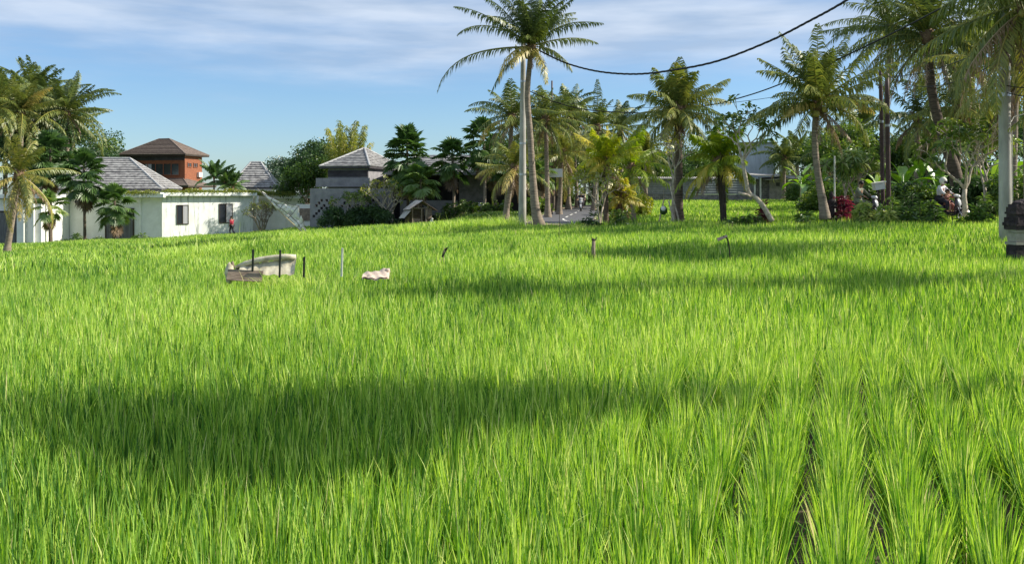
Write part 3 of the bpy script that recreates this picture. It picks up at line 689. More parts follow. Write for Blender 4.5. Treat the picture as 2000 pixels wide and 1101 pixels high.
def banana(label, loc, H, n=8, L=1.8, w=.5, col=.5, group='banana plants', name='banana_plant', lean=0):
    t = thing(name, label, 'plant', loc, rng.uniform(0, 6), group); sg = Geo(); tube(sg, [(0,0,-.1), (lean*.5,0,H*.5), (lean,0,H)], [.13, .11, .07], 8); part('stem', sg, MT['bamb'], t, True)
    lg = Geo(); az = rng.uniform(0, 6)
    for i in range(n):
        az += 2.399; a = i/(n-1); el = R(80-65*a); l_ = L*rng.uniform(.75, 1.1); S_ = 9; s = np.linspace(0, 1, S_+1); e = el-R(55+45*a)*s**1.4
        d = np.stack([np.cos(e)*cos(az), np.cos(e)*sin(az), np.sin(e)], 1); P = np.concatenate([[(lean,0,H-.1)], np.array([lean,0,H-.1])+np.cumsum(d[:-1]*l_/S_, 0)])
        H_ = np.array([-sin(az), cos(az), 0]); wd = w*.5*np.sin(pi*np.clip((s-.14)/.9, 0, 1))**.6*(s > .13); up = np.array([0,0,1.])
        A = P+H_*wd[:,None]+up*(wd*.25)[:,None]; B = P-H_*wd[:,None]+up*(wd*.25)[:,None]; V = np.empty((3*(S_+1), 3)); V[0::3] = A; V[1::3] = P; V[2::3] = B
        Q = []
        for k in range(S_):
            if rng.random() > .06: Q.append((3*k, 3*k+1, 3*k+4, 3*k+3))
            if rng.random() > .06: Q.append((3*k+1, 3*k+2, 3*k+5, 3*k+4))
        lg.add(V, Q, r=np.clip(col+rng.normal(0, .2), 0, 1)); tube(lg, P, np.linspace(.03, .008, S_+1), 4, r=.9)
    part('leaves', lg, MT['ban'], t); return t
def bamboo(label, loc, H, n=34, Wd=2.5, leaf='leafy'):
    t = thing('bamboo_clump', label, 'bamboo', loc, 0, None); sg = Geo(); lg = Geo()
    for i in range(n):
        az = rng.uniform(0, 6.3); rr = rng.random()*Wd*.5; h = H*rng.uniform(.62, 1)*(1-.25*rr/Wd); b = np.array([cos(az)*rr*.3, sin(az)*rr*.3, 0]); s = np.linspace(0, 1, 9)
        P = b+np.stack([cos(az)*rr*s**2, sin(az)*rr*s**2, h*(s-.05*s**3)], 1); tube(sg, P, np.linspace(.035, .008, 9), 5)
        m = 460; f = rng.uniform(.3, 1, m); Pm = np.stack([np.interp(f, s, P[:,k]) for k in range(3)], 1)
        off = rdir(m)*np.array([1,1,.5])*(.18+.42*(1-f))[:,None]; D = unit(off+np.array([0,0,-.15]))
        leaves(lg, Pm+off*rng.random((m,1)), D, rdir(m), rng.uniform(.22, .4, m), .06, np.clip(.5+rng.normal(0, .2)+rng.normal(0, .1, m), 0, 1), .25)
    part('culms', sg, MT['bamb'], t); part('foliage', lg, MT[leaf], t); return t



# ------------------------------------------------------------------ buildings
def roof_plane(g, A, B, C, D, n, th=.10):
    """A-B eave, D-C upper edge (D over A, C over B), laid in overlapping courses"""
    A, B, C, D = [np.array(p, float) for p in (A, B, C, D)]; nr = unit(np.cross(B-A, D-A))
    if nr[2] < 0: nr = -nr
    for k in range(n):
        t0, t1 = k/n, min(1, (k+1)/n+.12/n)
        a, b = A+(D-A)*t0, B+(C-B)*t0; c, d = B+(C-B)*t1, A+(D-A)*t1
        j = nr*th*rng.uniform(.8, 1.2)
        g.add([a+j, b+j, c+nr*.008, d+nr*.008, a, b], [(0,1,2,3), (4,5,1,0)], r=rng.random())
def hip(t, W_, Dp, ze, zr, inset, n, mat, cap='ridge', over=.0, soff='darkc', inset2=None, th=.10, name='roof'):
    """hip roof over a W_ x Dp rectangle: corner at origin, x to the right, y to the back"""
    i2 = inset if inset2 is None else inset2
    a, b, c, d = (0,0,ze), (W_,0,ze), (W_,Dp,ze), (0,Dp,ze); r0, r1 = (inset, Dp/2, zr), (W_-i2, Dp/2, zr)
    g = Geo(); roof_plane(g, a, b, r1, r0, n, th); roof_plane(g, b, c, r1, r1, n, th); roof_plane(g, c, d, r0, r1, n, th); roof_plane(g, d, a, r0, r0, n, th)
    ro = part(name, g, MT[mat], t)
    g = Geo()
    for p, q in ((a,r0),(b,r1),(c,r1),(d,r0),(r0,r1)):
        if np.linalg.norm(np.array(p)-np.array(q)) > .1: tube(g, [np.array(p)+[0,0,.05], np.array(q)+[0,0,.07]], .10, 6)
    part('ridge_cap', g, MT[cap], ro)
    g = Geo(); box(g, (W_/2, Dp/2, ze-.08), (W_-.06, Dp-.06, .14)); part('eaves_board', g, MT[soff], ro)
    return ro
def window(t, c, w, h, face='y', panes=2, mat='woodd', d=.07, curtain=None, name='window'):
    """framed window on a wall facing -y (or +x) of the local frame; c is the centre on the wall face"""
    x, y, z = c; f = Geo(); fw = .07
    def bx(g, dx, dz, sx, sz, dep, off):
        if face == 'y': box(g, (x+dx, y-off, z+dz), (sx, dep, sz))
        else: box(g, (x+off, y+dx, z+dz), (dep, sx, sz))
    bx(f, 0, h/2-fw/2, w, fw, d, d/2); bx(f, 0, -h/2+fw/2, w, fw, d, d/2)
    for k in range(panes+1):
        xx = -w/2+fw/2+(w-fw)*k/panes; bx(f, xx, 0, fw, h-2*fw, d-.004, d/2)
    o = part(name, f, MT[mat], t); g = Geo(); bx(g, 0, 0, w-fw, h-fw, .02, .022); part('pane', g, MT['glass'], o)
    if curtain is not None:
        g = Geo(); k = curtain; pw = (w-fw)/panes; bx(g, -w/2+fw/2+pw*(k+.5), 0, pw-fw, h-2*fw, .01, .04); part('curtain', g, MT['curtain'], o)
    return o

def fr(loc, rz):
    """returns a function turning world coords into the local frame of a thing"""
    c, s = cos(rz), sin(rz)
    return lambda x, y, z: ((x-loc[0])*c+(y-loc[1])*s, -(x-loc[0])*s+(y-loc[1])*c, z-loc[2])

# --- long white villa with planted parapet.  local frame: main facade along +x, facing -y
VA = R(40); VL = (-31.9, 84.0, -1.95)
v = thing('white_villa', 'long low white villa with streaked walls, two narrow windows and planted flat parapet', 'house', VL, VA)
H = 3.75; zb = -.6
g = Geo(); box(g, (4.38, 2.6, (H+zb)/2), (8.76, 5.2, H-zb)); part('wall', g, MT['streak'], v)
# set back wing to the left, parallel to the picture: build in world frame through a rotated local transform
def wbox(g, x0, x1, y0, y1, z0, z1):
    """box given in world axes, added to the villa's local frame"""
    V = np.array([(x,y,z) for z in (z0,z1) for x,y in ((x0,y0),(x1,y0),(x1,y1),(x0,y1))], float)
    f = fr(VL, VA); V = np.array([f(*p) for p in V]); g.add(V, BQ)
g = Geo(); wbox(g, -40.4, -31.96, 84.15, 88.5, -2.6, 1.62); part('wing_wall', g, MT['white'], v)
g = Geo(); wbox(g, -50, -40.45, 79.2, 88, -2.9, 1.55); part('end_wall', g, MT['white'], v)
# parapet slabs
g = Geo(); box(g, (4.3, 2.3, H+.14), (9.3, 5.6, .30)); part('parapet', g, MT['streak'], v)
g = Geo(); box(g, (9.05, -.2, H-.35), (.16, .5, .68)); part('bracket', g, MT['white'], v)
g = Geo(); wbox(g, -40.2, -31.5, 83.3, 88.6, 1.64, 1.98); part('parapet', g, MT['white'], v)
g = Geo(); wbox(g, -50.2, -40.3, 78.6, 88, 1.60, 1.93); part('parapet', g, MT['white'], v)
window(v, (1.88, 0, 1.95+.05), 1.10, 1.80, 'y', 2, 'woodd', curtain=1); window(v, (6.02, 0, 1.95+.1), 1.34, 1.86, 'y', 2, 'woodd', curtain=1)
# corrugated sliding doors and pilasters of the left wing
def wdoor(x0, x1, y, z0, z1):
    g = Geo(); n = int((x1-x0)/.11)
    for k in range(n):
        xx = x0+(x1-x0)*(k+.5)/n; wbox(g, xx-.03, xx+.03, y-.09, y-.05, z0, z1)
    wbox(g, x0, x1, y-.05, y-.01, z0, z1); d = part('sliding_door', g, MT['corrd'], v)
    g = Geo(); wbox(g, x0-.12, x0, y-.12, y-.002, z0, z1+.12); wbox(g, x1, x1+.12, y-.12, y-.002, z0, z1+.12); wbox(g, x0, x1, y-.118, y-.003, z1, z1+.12)
    m = (x0+x1)/2; wbox(g, m-.05, m+.05, y-.13, y-.092, z0, z1); part('door_frame', g, MT['woodd'], d)
wdoor(-37.0, -34.6, 84.15, -2.3, .55)
wdoor(-50, -46.2, 79.2, -2.5, .4); wdoor(-46.0, -42.6, 79.2, -2.5, .4)
g = Geo(); wbox(g, -42.3, -41.7, 78.7, 79.19, -2.6, 1.59); wbox(g, -41.2, -40.95, 78.9, 79.18, -2.6, 1.59); part('pilaster', g, MT['white'], v)
g = Geo(); wbox(g, -34.0, -33.85, 84.0, 84.149, -2.5, 1.6); part('drainpipe', g, MT['white'], v)
g = Geo(); wbox(g, -39.9, -39.1, 83.85, 84.149, 1.0, 1.5); ac = part('air_conditioner', g, MT['plastic'], v)
g = Geo(); f = fr(VL, VA); c = f(-39.6, 83.84, 1.25); lathe(g, [(.0,-.02),(.17,-.02),(.19,0),(.19,.03)], c, 14, 'y'); part('fan_grille', g, MT['black'], ac)
# second block of the villa, to the right behind the recess
v2 = thing('garden_annex', 'shaded white annex with flat slab roof in the recess right of the villa facade', 'house', (px(494,93), 93.5, -1.6), R(2))
g = Geo(); box(g, (2.9, 2.5, 1.3), (7.0, 5, 3.6)); part('wall', g, MT['white'], v2)
g = Geo(); box(g, (2.6, 2.0, 3.27), (7.6, 6.2, .34)); part('roof_slab', g, MT['white'], v2)
g = Geo(); box(g, (3.2, -.04, 1.0), (.12, .10, 3.0)); part('pilaster', g, MT['white'], v2); g = Geo(); box(g, (5.75, -.10, 1.3), (.3, .22, 3.3)); part('pilaster', g, MT['white'], v2)
g = Geo(); box(g, (5.9, -.03, 2.75), (1.5, .08, .6)); part('vent_opening', g, MT['darkc'], v2)
w2 = thing('garden_wall', 'low white wall carrying a carved brown panel', 'wall', (px(580,90), 90, -1.7), R(4))
g = Geo(); box(g, (.8, .15, 1.2), (1.72, .3, 2.9)); part('wall', g, MT['white'], w2)
g = Geo(); box(g, (.86, -.03, 1.65), (1.2, .06, 1.2)); part('carved_panel', g, MT['pale_wood'], w2)
# planting on the parapet: one hanging mass per run
def trailing(p0, p1, n, h, dr, name='hanging_plants', label=None, dep=.5, leaf='leafy'):
    g = Geo(); p0 = np.array(p0, float); p1 = np.array(p1, float); t = rng.random(n); x = p0+(p1-p0)*t[:,None]
    hgt = h*(.55+.45*np.sin(t*23+1)*np.sin(t*7)); z = rng.uniform(-dr, 1, n)*np.where(rng.random(n) < .75, hgt, hgt*.5); x = x+rng.normal(0, dep*.4, (n,3))*[1,1,0]; x[:,2] += np.abs(z)*.9-np.where(z < 0, -2*z*.9*0+(-z)*1.9, 0)
    leaves(g, x, rdir(n, -1, .6), rdir(n), rng.uniform(.12, .26, n), .06, np.clip(rng.normal(.35, .2, n), 0, 1), .2)
    o = struct(name, g, MT[leaf], kind='stuff'); return o
f2 = lambda a, b, z: (VL[0]+a*cos(VA)-b*sin(VA), VL[1]+a*sin(VA)+b*cos(VA), z)
trailing(f2(.3, -.1, 2.12), f2(9.0, -.1, 2.12), 7000, .42, .45)
trailing((-40, 83.6, 2.0), (-36.3, 83.6, 2.0), 2000, .42, .6); trailing((-34.9, 83.6, 2.0), (-32.2, 83.6, 2.0), 2000, .4, .7)
trailing((px(494,92.5), 92.2, 2.0), (px(572,92.5), 92.2, 2.0), 3500, .42, .5)

# --- pavilions behind with grey hip roofs
def pavilion(label, near, rz, W_, Dp, ze, zr, ins, n, mat='tile', wall='white', zb=-2, ov=.7, cap='ridge', name='pavilion'):
    """near = world position of the near right eaves corner"""
    c, s = cos(rz), sin(rz); o = (near[0]-W_*c, near[1]-W_*s, 0); t = thing(name, label, 'house', o, rz, None)
    hip(t, W_, Dp, ze, zr, ins, n, mat, cap); g = Geo(); box(g, (W_/2, Dp/2, (ze-.16+zb)/2), (W_-2*ov, Dp-2*ov, ze-.16-zb)); part('wall', g, MT[wall], t); return t
pavilion('grey shingled hip roof pavilion rising directly behind the left end of the villa', (px(316,88), 88), R(7), 12, 8.2, 2.45, 5.45, 4.1, 13)
pavilion('small steep grey hip roof pavilion behind the right end of the villa', (px(541,98), 98), R(8), 5.0, 4.6, 2.65, 5.35, 2.0, 11)
# water tank
t = thing('water_tank', 'cylindrical pale water tank beside the small grey roof', 'water tank', (px(566,95), 95, 2.0))
g = Geo(); lathe(g, [(0,.12),(.47,.12),(.5,.2),(.47,.35),(.5,.4),(.5,.75),(.47,.8),(.5,.85),(.5,1.15),(.46,1.22),(.30,1.42),(0,1.46)], n=20); tk = part('tank', g, MT['plastic'], t, True)
g = Geo(); lathe(g, [(0,1.45),(.16,1.45),(.17,1.55),(0,1.57)], n=12); part('lid', g, MT['plastic'], tk)
g = Geo()
for a in range(4): box(g, (.45*cos(a*pi/2+.7), .45*sin(a*pi/2+.7), .65), (.06,.06,1.5)); 
box(g, (0,0,.04), (1.1,1.1,.1)); part('stand', g, MT['chrome'], t)
# --- red two storey house
N0 = (px(361,112), 112); th_ = R(-12)
lc, ls_ = cos(th_), sin(th_); Wd_, Dp_ = 8.0, 3.9
o = (N0[0]-Wd_*lc, N0[1]-Wd_*ls_, 0)
t = thing('red_house', 'two storey house with rust red walls and brown hip roof above the villa', 'house', o, th_)
g = Geo(); box(g, (Wd_/2, Dp_/2, 3.0), (Wd_, Dp_, 7.6)); part('wall', g, MT['brick'], t)
g2 = Geo()
def hip_off(t, x0, y0, W_, Dp, ze, zr, ins, n, mat, cap):
    e = bpy.data.objects.new('x', None)
    gg = Geo(); a,b,c,d = (x0,y0,ze),(x0+W_,y0,ze),(x0+W_,y0+Dp,ze),(x0,y0+Dp,ze); r0,r1 = (x0+ins,y0+Dp/2,zr),(x0+W_-ins,y0+Dp/2,zr)
    roof_plane(gg, a,b,r1,r0,n); roof_plane(gg, b,c,r1,r1,n); roof_plane(gg, c,d,r0,r1,n); roof_plane(gg, d,a,r0,r0,n); ro = part('roof', gg, MT[mat], t)
    gg = Geo()
    for p, q in ((a,r0),(b,r1),(c,r1),(d,r0),(r0,r1)): tube(gg, [np.array(p)+[0,0,.05], np.array(q)+[0,0,.07]], .07, 6)
    part('ridge_cap', gg, MT[cap], ro); gg = Geo(); box(gg, (x0+W_/2, y0+Dp/2, ze-.09), (W_-.05, Dp-.05, .16)); part('eaves_board', gg, MT['woodd'], ro); bpy.data.objects.remove(e)
hip_off(t, -.7, -.7, Wd_+1.2, Dp_+1.6, 6.75, 8.75, 3.9, 16, 'tileb', 'tileb')
g = Geo(); box(g, (Wd_/2, -.03, 6.3), (Wd_, .06, .5)); part('frieze', g, MT['darkc'], t)
w = window(t, (4.6, 0, 4.95), 5.4, 1.5, 'y', 5, 'brick', .10)
g = Geo(); box(g, (3.1, -.035, 4.95), (.8, .01, 1.3)); part('curtain', g, MT['curtain'], w)
window(t, (Wd_, .95, 5.5), .95, .6, 'x', 2, 'brick', .08); window(t, (Wd_, 2.35, 5.5), .95, .6, 'x', 2, 'brick', .08)
g = Geo(); box(g, (Wd_+.16, 3.1, 4.35), (.3, .8, .6)); part('air_conditioner', g, MT['plastic'], t)
hip_off(t, 3.6, -3.2, 6.8, 6.4, 2.9, 3.75, 2.6, 6, 'tileb', 'tileb')
# --- grey house with perforated wall
GA = R(10); NC = (px(712,78), 78.0)
t = thing('grey_house', 'grey rendered house with pale shingled hip roof and perforated garden front', 'house', (px(622,79), 79.3, 0), R(-12))
hip(t, 4.6, 9.5, 4.3, 6.05, 2.3, 11, 'tile', 'ridge', name='roof')
g = Geo(); box(g, (2.4, 4.9, 1.7), (3.7, 8.6, 4.9)); part('wall', g, MT['greyc'], t)
g = Geo(); box(g, (2.2, .12, 2.95), (4.9, .5, .75)); part('balcony', g, MT['greyc'], t)
g = Geo(); box(g, (2.4, .55, 3.72), (3.6, .1, .5)); part('lintel', g, MT['darkc'], t)
t = thing('second_grey_house', 'long low roof running right behind the big fan palm, with dark verandah', 'house', (px(742,86), 86, 0), R(-3))
hip(t, 17, 7, 3.75, 5.6, 3, 10, 'tile', 'ridge')
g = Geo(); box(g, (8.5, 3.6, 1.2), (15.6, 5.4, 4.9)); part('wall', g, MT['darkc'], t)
# perforated wall
t = thing('perforated_wall', 'pale grey breeze wall with a zigzag of dark square holes', 'wall', (px(606,77), 77.0, -1.1), R(-6))
nx_, nz_ = 32, 16; cs = .22; g = Geo()
rg_ = np.random.default_rng(4); HOLES = {}
def hole(i, j):
    if (i,j) not in HOLES: HOLES[(i,j)] = hole_(i, j)
    return HOLES[(i,j)]
def hole_(i, j):
    m = i % 10; d = [0,1,2,3,4,5,4,3,2,1][m]
    return (j-d) in (4, 7) and j < nz_-1 and rg_.random() < .8
for j in range(nz_):
    i0 = 0
    while i0 < nx_:
        if hole(i0, j): i0 += 1; continue
        i1 = i0
        while i1 < nx_ and not hole(i1, j): i1 += 1
        box(g, ((i0+i1)/2*cs, 0, (j+.5)*cs), ((i1-i0)*cs, .16, cs)); i0 = i1
part('wall', g, MT['greyc'], t)
g = Geo(); box(g, (nx_*cs/2, .5, nz_*cs/2), (nx_*cs, .1, nz_*cs-.05)); part('backing', g, MT['darkc'], t)
# dark verandah building
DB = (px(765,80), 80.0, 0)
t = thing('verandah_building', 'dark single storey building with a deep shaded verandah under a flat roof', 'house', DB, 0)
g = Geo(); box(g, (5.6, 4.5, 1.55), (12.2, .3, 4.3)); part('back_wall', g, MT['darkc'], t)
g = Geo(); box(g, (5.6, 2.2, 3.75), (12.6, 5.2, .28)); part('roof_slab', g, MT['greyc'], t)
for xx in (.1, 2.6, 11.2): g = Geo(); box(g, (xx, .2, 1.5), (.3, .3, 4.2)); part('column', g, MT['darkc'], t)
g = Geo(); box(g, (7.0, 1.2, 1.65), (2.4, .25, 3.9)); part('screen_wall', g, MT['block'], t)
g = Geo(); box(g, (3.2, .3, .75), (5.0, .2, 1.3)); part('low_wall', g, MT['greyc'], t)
solo('bench', (lambda g: (box(g, (0,0,.45), (.9,.4,.06)), box(g, (0,.2,.72), (.9,.05,.35)), box(g, (-.4,0,.2), (.06,.36,.44)), box(g, (.4,0,.2), (.06,.36,.44)), g)[-1])(Geo()), MT['plastic'], 'small pale bench standing in front of the dark verandah', 'bench', (px(944,77.5), 77.5, .35))

# --- far wall and sheds on the right
t = thing('block_wall', 'long dark layered wall with rough block footing across the far field', 'wall', (px(1232,92), 91.5, .7), R(-2))
g = Geo(); box(g, (6.1, 0, .45), (12.2, .3, 1.5)); part('footing', g, MT['bricks'], t)
g = Geo(); 
for k in range(6): box(g, (6.1, .05+.02*(k%2), 1.35+.24*k), (12.2, .18, .22))
part('boarding', g, MT['greyc'], t)
g = Geo()
for k in range(60): box(g, (.1+.2*k, .1, 2.86), (.12, .9, .05), tilt=(.18,0))
box(g, (6.1, .1, 2.8), (12.2, .9, .03), tilt=(.18,0)); part('roof_sheet', g, MT['sheet'], t)
t = thing('blue_shed', 'tall shed clad in blue grey corrugated sheet', 'shed', (px(1452,96), 96, .8), R(-4))
g = Geo(); box(g, (1.65, 2, 3.0), (3.3, 4, 7.0)); 
for k in range(22): box(g, (.075+.15*k, -.03, 3.0), (.07, .05, 6.9))
part('wall', g, MT['corr'], t); g = Geo(); box(g, (1.65, 2, 6.6), (3.7, 4.6, .12), tilt=(.05,0)); part('roof', g, MT['corrd'], t)
t = thing('low_shed', 'low brick shed with a sloping pale sheet roof at the field edge', 'shed', (px(1462,92), 91, .7), R(-3))
g = Geo(); box(g, (3.2, 1.2, 1.35), (2.9, 2.4, 2.7)); part('brick_wall', g, MT['block'], t)
g = Geo(); box(g, (.9, 1.4, 1.3), (1.8, 2.2, 2.9)); part('side_wall', g, MT['bricks'], t)
g = Geo(); box(g, (3.1, .6, 2.86), (3.9, 3.2, .07), tilt=(.08,-.05)); box(g, (1.3, .5, 3.16), (4.4, 3.0, .07), tilt=(.08,.03)); part('roof_sheet', g, MT['sheet'], t)
for xx in (.25, .8, 4.75): g = Geo(); box(g, (xx, -.5, 1.4), (.14, .14, 2.9)); part('post', g, MT['plastic' if xx < 2 else 'woodd'], t)
g = Geo(); box(g, (2.6, -.02, 2.2), (.35, .06, .35)); part('vent_opening', g, MT['darkc'], t); g = Geo(); box(g, (3.85, -.02, 1.0), (.2, .05, .9)); part('gap', g, MT['darkc'], t)
# --- small field hut
HX, HY = px(818,71), 71.0; hz = gz(HX, HY)
t = thing('field_hut', 'tumbledown wooden field hut with bent tin roof beside the creeper hedge', 'hut', (HX, HY, hz), R(20))
zo = pz(437, 71)-hz-.3
post = lambda x, y, z1, lean=0, r=.05: tube(Geo(), [(x, y, -.2), (x+lean, y, z1+zo)], r, 7)
for nm, a in (('post', (-.62,-.5,1.55,.0)), ('post', (.1,-.52,1.5,.0)), ('post', (.85,-.5,1.4,.0)), ('post', (-.6,.9,1.45,0)), ('post', (.85,.9,1.4,0)), ('brace', (.28,-.55,1.75,.32,.08))):
    part(nm, post(*a[:3], lean=a[3], r=a[4] if len(a) > 4 else .05), MT['wood'], t)
g = Geo(); tube(g, [(-.8,-.5,1.52+zo), (.95,-.5,1.48+zo)], .05, 6); tube(g, [(-.8,-.5,1.52+zo), (.12,-.5,2.05+zo), (.95,-.5,1.48+zo)], .045, 6); part('beam', g, MT['wood'], t)
g = Geo()
for k in range(8): box(g, (.62, -.56, .75+zo+k*.095), (.52, .03, .085), tilt=(rng.normal(0,.02), rng.normal(0,.03)))
part('plank_wall', g, MT['woodh'], t); g = Geo()
for k in range(14): box(g, (.88, -.4+k*.1, .7+zo), (.03, .1, 1.5))
part('side_boards', g, MT['wood'], t); g = Geo()
for k in range(14): box(g, (-.1+rng.normal(0,.01), .9, .2+zo+k*.095), (1.5, .03, .085))
part('plank_wall', g, MT['woodh'], t); g = Geo(); box(g, (-.3, -.45, .55+zo), (.6, .05, .35)); part('plank_wall', g, MT['woodh'], t)
g = Geo()
def sheet(P, n=14, dz=.025):
    A, B, C, D = [np.array(p, float) for p in P]; V = []
    for k in range(n+1):
        s = k/n; V += [A+(B-A)*s+[0,0,dz*(k%2)], D+(C-D)*s+[0,0,dz*(k%2)]]
    for k in range(n+1): V += [V[2*k]-[0,0,.02], V[2*k+1]-[0,0,.02]]
    o = 2*(n+1); Q = [(2*k, 2*k+2, 2*k+3, 2*k+1) for k in range(n)]+[(o+2*k, o+2*k+1, o+2*k+3, o+2*k+2) for k in range(n)]; return V, Q
g.add(*sheet([(.1,-.85,2.1+zo), (.0,1.2,2.1+zo), (-1.0,1.2,1.35+zo), (-.95,-.8,1.42+zo)])); g.add(*sheet([(-.78,-.8,1.38+zo), (-.85,1.1,1.35+zo), (-1.35,1.0,.72+zo), (-1.3,-.6,.75+zo)]))
part('roof', g, MT['sheet'], t); g = Geo(); g.add(*sheet([(.05,-.9,2.08+zo), (.05,1.2,2.12+zo), (1.35,1.2,1.35+zo), (1.3,-.85,1.28+zo)]))
part('roof', g, MT['woodh'], t, label='rusty dark roof slope')
t2 = thing('feed_sack', 'white sack slumped against the right side of the field hut', 'sack', (HX+1.05, HY-.75, hz+zo-.05))
g = Geo(); ellipsoid(g, (0,0,.32), (.24,.2,.34), 12, 9, noise=.15); part('bag', g, MT['plastic'], t2, True); g = Geo(); tube(g, [(0,0,.6),(.03,0,.72),(.08,.02,.8)], [.12,.05,.09], 8); part('tied_neck', g, MT['plastic'], t2, True)
g = Geo(); lathe(g, [(.0,.02),(.18,.02),(.24,.5),(.25,.5),(.25,.46)], n=14); t3 = thing('bucket', 'black bucket at the right corner of the field hut', 'bucket', (HX+1.5, HY-.7, hz+zo-.05)); part('pail', g, MT['black'], t3, True); g = Geo(); tube(g, [(.24*cos(a), 0, .5+.2*sin(a)) for a in np.linspace(0, pi, 9)], .01, 4); part('handle', g, MT['black'], t3)

# ------------------------------------------------------------------ poles and cables
def pole(label, x, y, z0, z1, r0, r1, mat='concrete', lean=0, n=14, name='utility_pole', group='utility poles', bands=(), top=True, leany=0):
    t = thing(name, label, 'utility pole', (x, y, z0), 0, group); Hh = z1-z0; g = Geo()
    tube(g, [(lean*k/8, leany*k/8, Hh*k/8-.3*(k == 0)) for k in range(9)], np.linspace(r0, r1, 9), n); part('shaft', g, MT[mat], t, True)
    for b in bands:
        g = Geo(); rr = r0+(r1-r0)*b/Hh+.012; tube(g, [(lean*b/Hh, 0, b-.05), (lean*b/Hh, 0, b+.05)], rr, n); part('band', g, MT['chrome'], t)
    if top:
        g = Geo(); box(g, (lean, 0, Hh-.3), (.9, .08, .1)); part('crossarm', g, MT['woodd'], t)
        for s_ in (-.38, 0, .38): g = Geo(); lathe(g, [(0,0),(.035,0),(.05,.05),(.03,.08),(.05,.12),(0,.16)], (lean+s_, 0, Hh-.25), 10); part('insulator', g, MT['plastic'], t)
    return t
pole('tall concrete pole standing behind the big palm at the road bend', px(1020,47.6), 47.6, gz(px(1020,47.6),47.6), 9.8, .21, .12, lean=.05, bands=(2.8, 4.4, 7.6))
rp = pole('stout concrete pole at the right edge beside the carved pillar', px(1964,25), 25, gz(px(1964,25),25), 9.2, .165, .135, lean=-.06, bands=(4.3, 5.0))
g = Geo(); tube(g, [(-.16,-.05,3.3),(.05,-.17,3.55),(.2,-.05,3.7),(.75,0,3.85)], .012, 5); tube(g, [(.17,0,0),(.18,-.02,1.5),(.165,-.02,3.4)], .014, 5); part('loose_cable', g, MT['plastic'], rp)
pole('slim dark post, left of the leaning pair behind the roadside shrubs', px(1725,38.5), 38.5, .8, pz(133,38.5), .085, .075, 'iron', lean=-.12, top=False, bands=(4.2,))
pole('slim dark post, right of the pair, with a small bracket', px(1736,38.0), 38.0, .8, pz(142,38.0), .10, .085, 'iron', lean=-.08, top=False, bands=(4.0,))
pole('thin white post between the statue and the seated rider', px(1630,37.2), 37.2, .75, pz(305,37.2), .032, .03, 'plastic', top=False)
pole('thin street pole rising far down the road', px(1166,84), 84, .6, pz(305,84), .13, .1, top=False)
t = pole('thin dark iron post whose tip pokes above the palms left of the road', px(1078,68), 68, .3, pz(158,68), .06, .06, 'iron', top=False)
pole('pale utility pole beyond the rider far along the verge', px(1128,92), 92, .6, pz(345,92), .12, .1, top=False)
g = Geo(); box(g, (0,0,0), (1.0,.06,.6)); g2_ = Geo(); box(g2_, (0,.06,-1.2), (.07,.07,3.2))
t = thing('blank_signboard', 'pale rectangular signboard hung among the trees beside the road', 'sign', (px(1085,66), 66, pz(338,66))); part('board', g, MT['whitecloth'], t); part('post', g2_, MT['woodd'], t)
g = Geo(); box(g, (0,0,0), (.40,.34,.26), tilt=(0,-.15)); g2_ = Geo(); box(g2_, (0,.0,.155), (.48,.42,.045), tilt=(0,-.15)); g3_ = Geo(); box(g3_, (0,0,-.62), (.07,.07,.95))
t = thing('offering_box', 'white box with a lid on a short post beside the two dark posts', 'box', (px(1716,37.4), 37.4, pz(364,37.4))); part('box', g, MT['paintw'], t); part('lid', g2_, MT['plastic'], t); part('post', g3_, MT['woodd'], t)

def cable(name, pts, r, label, mat='blackw', n=6, twist=False):
    P = smooth_path([(px(a, d), d, pz(b, d)) for a, b, d in pts], 14); g = Geo()
    if twist:
        s = np.arange(len(P))*.9
        for ph in (0, 2*pi/3, 4*pi/3):
            off = np.stack([0*s, np.cos(s+ph)*r*.6, np.sin(s+ph)*r*.6], 1); tube(g, P+off, r*.75, 5)
    else: tube(g, P, r, n)
    o = part(name, g, MT[mat]); tag(o, label, 'cable', 'overhead cables'); return o
def cat_(a, b, sag, k=9):
    """sagging span between two (px, py, depth) ends, hung in the world"""
    A = np.array([px(a[0], a[2]), a[2], pz(a[1], a[2])]); B = np.array([px(b[0], b[2]), b[2], pz(b[1], b[2])]); t = np.linspace(0, 1, 40)[:,None]
    P = A+(B-A)*t; P[:,2] -= 4*sag*(t*(1-t))[:,0]; return P
def span(label, a, b, sag, r, twist=False):
    P = cat_(a, b, sag); g = Geo()
    if twist:
        P = np.stack([np.interp(np.linspace(0, 39, 320), np.arange(40), P[:,k]) for k in range(3)], 1); s = np.arange(320)*.55
        for ph in (0, 2*pi/3, 4*pi/3): tube(g, P+np.stack([0*s, np.cos(s+ph)*r*.6, np.sin(s+ph)*r*.6], 1), r*.72, 5)
    else: tube(g, P, r, 5)
    tag(part('overhead_cable', g, MT['blackw']), label, 'cable', 'overhead cables')
cable('overhead_cable', [(1035,88,47.5),(1065,105,46),(1110,125,44),(1170,140,41.5),(1240,145,39),(1310,138,36.6),(1400,120,34),(1500,82,31.5),(1580,42,29.6),(1655,0,28),(1780,-85,25.5),(1900,-180,23)], .034, 'thick twisted black cable sagging across the sky above the round palm', twist=True)
cable('overhead_cable', [(1034,178,47.4),(1075,196,47),(1130,212,46.5),(1200,219,46),(1290,220,45),(1380,207,43.5),(1470,184,41),(1560,150,38),(1650,110,35),(1750,62,32),(1850,10,28.5),(1920,-30,25.5)], .028, 'thinner black cable running low behind the palms up to the right corner')
span('thin wire crossing just beneath the thinner black cable', (1034,192,47.3), (1736,142,38), .9, .011)
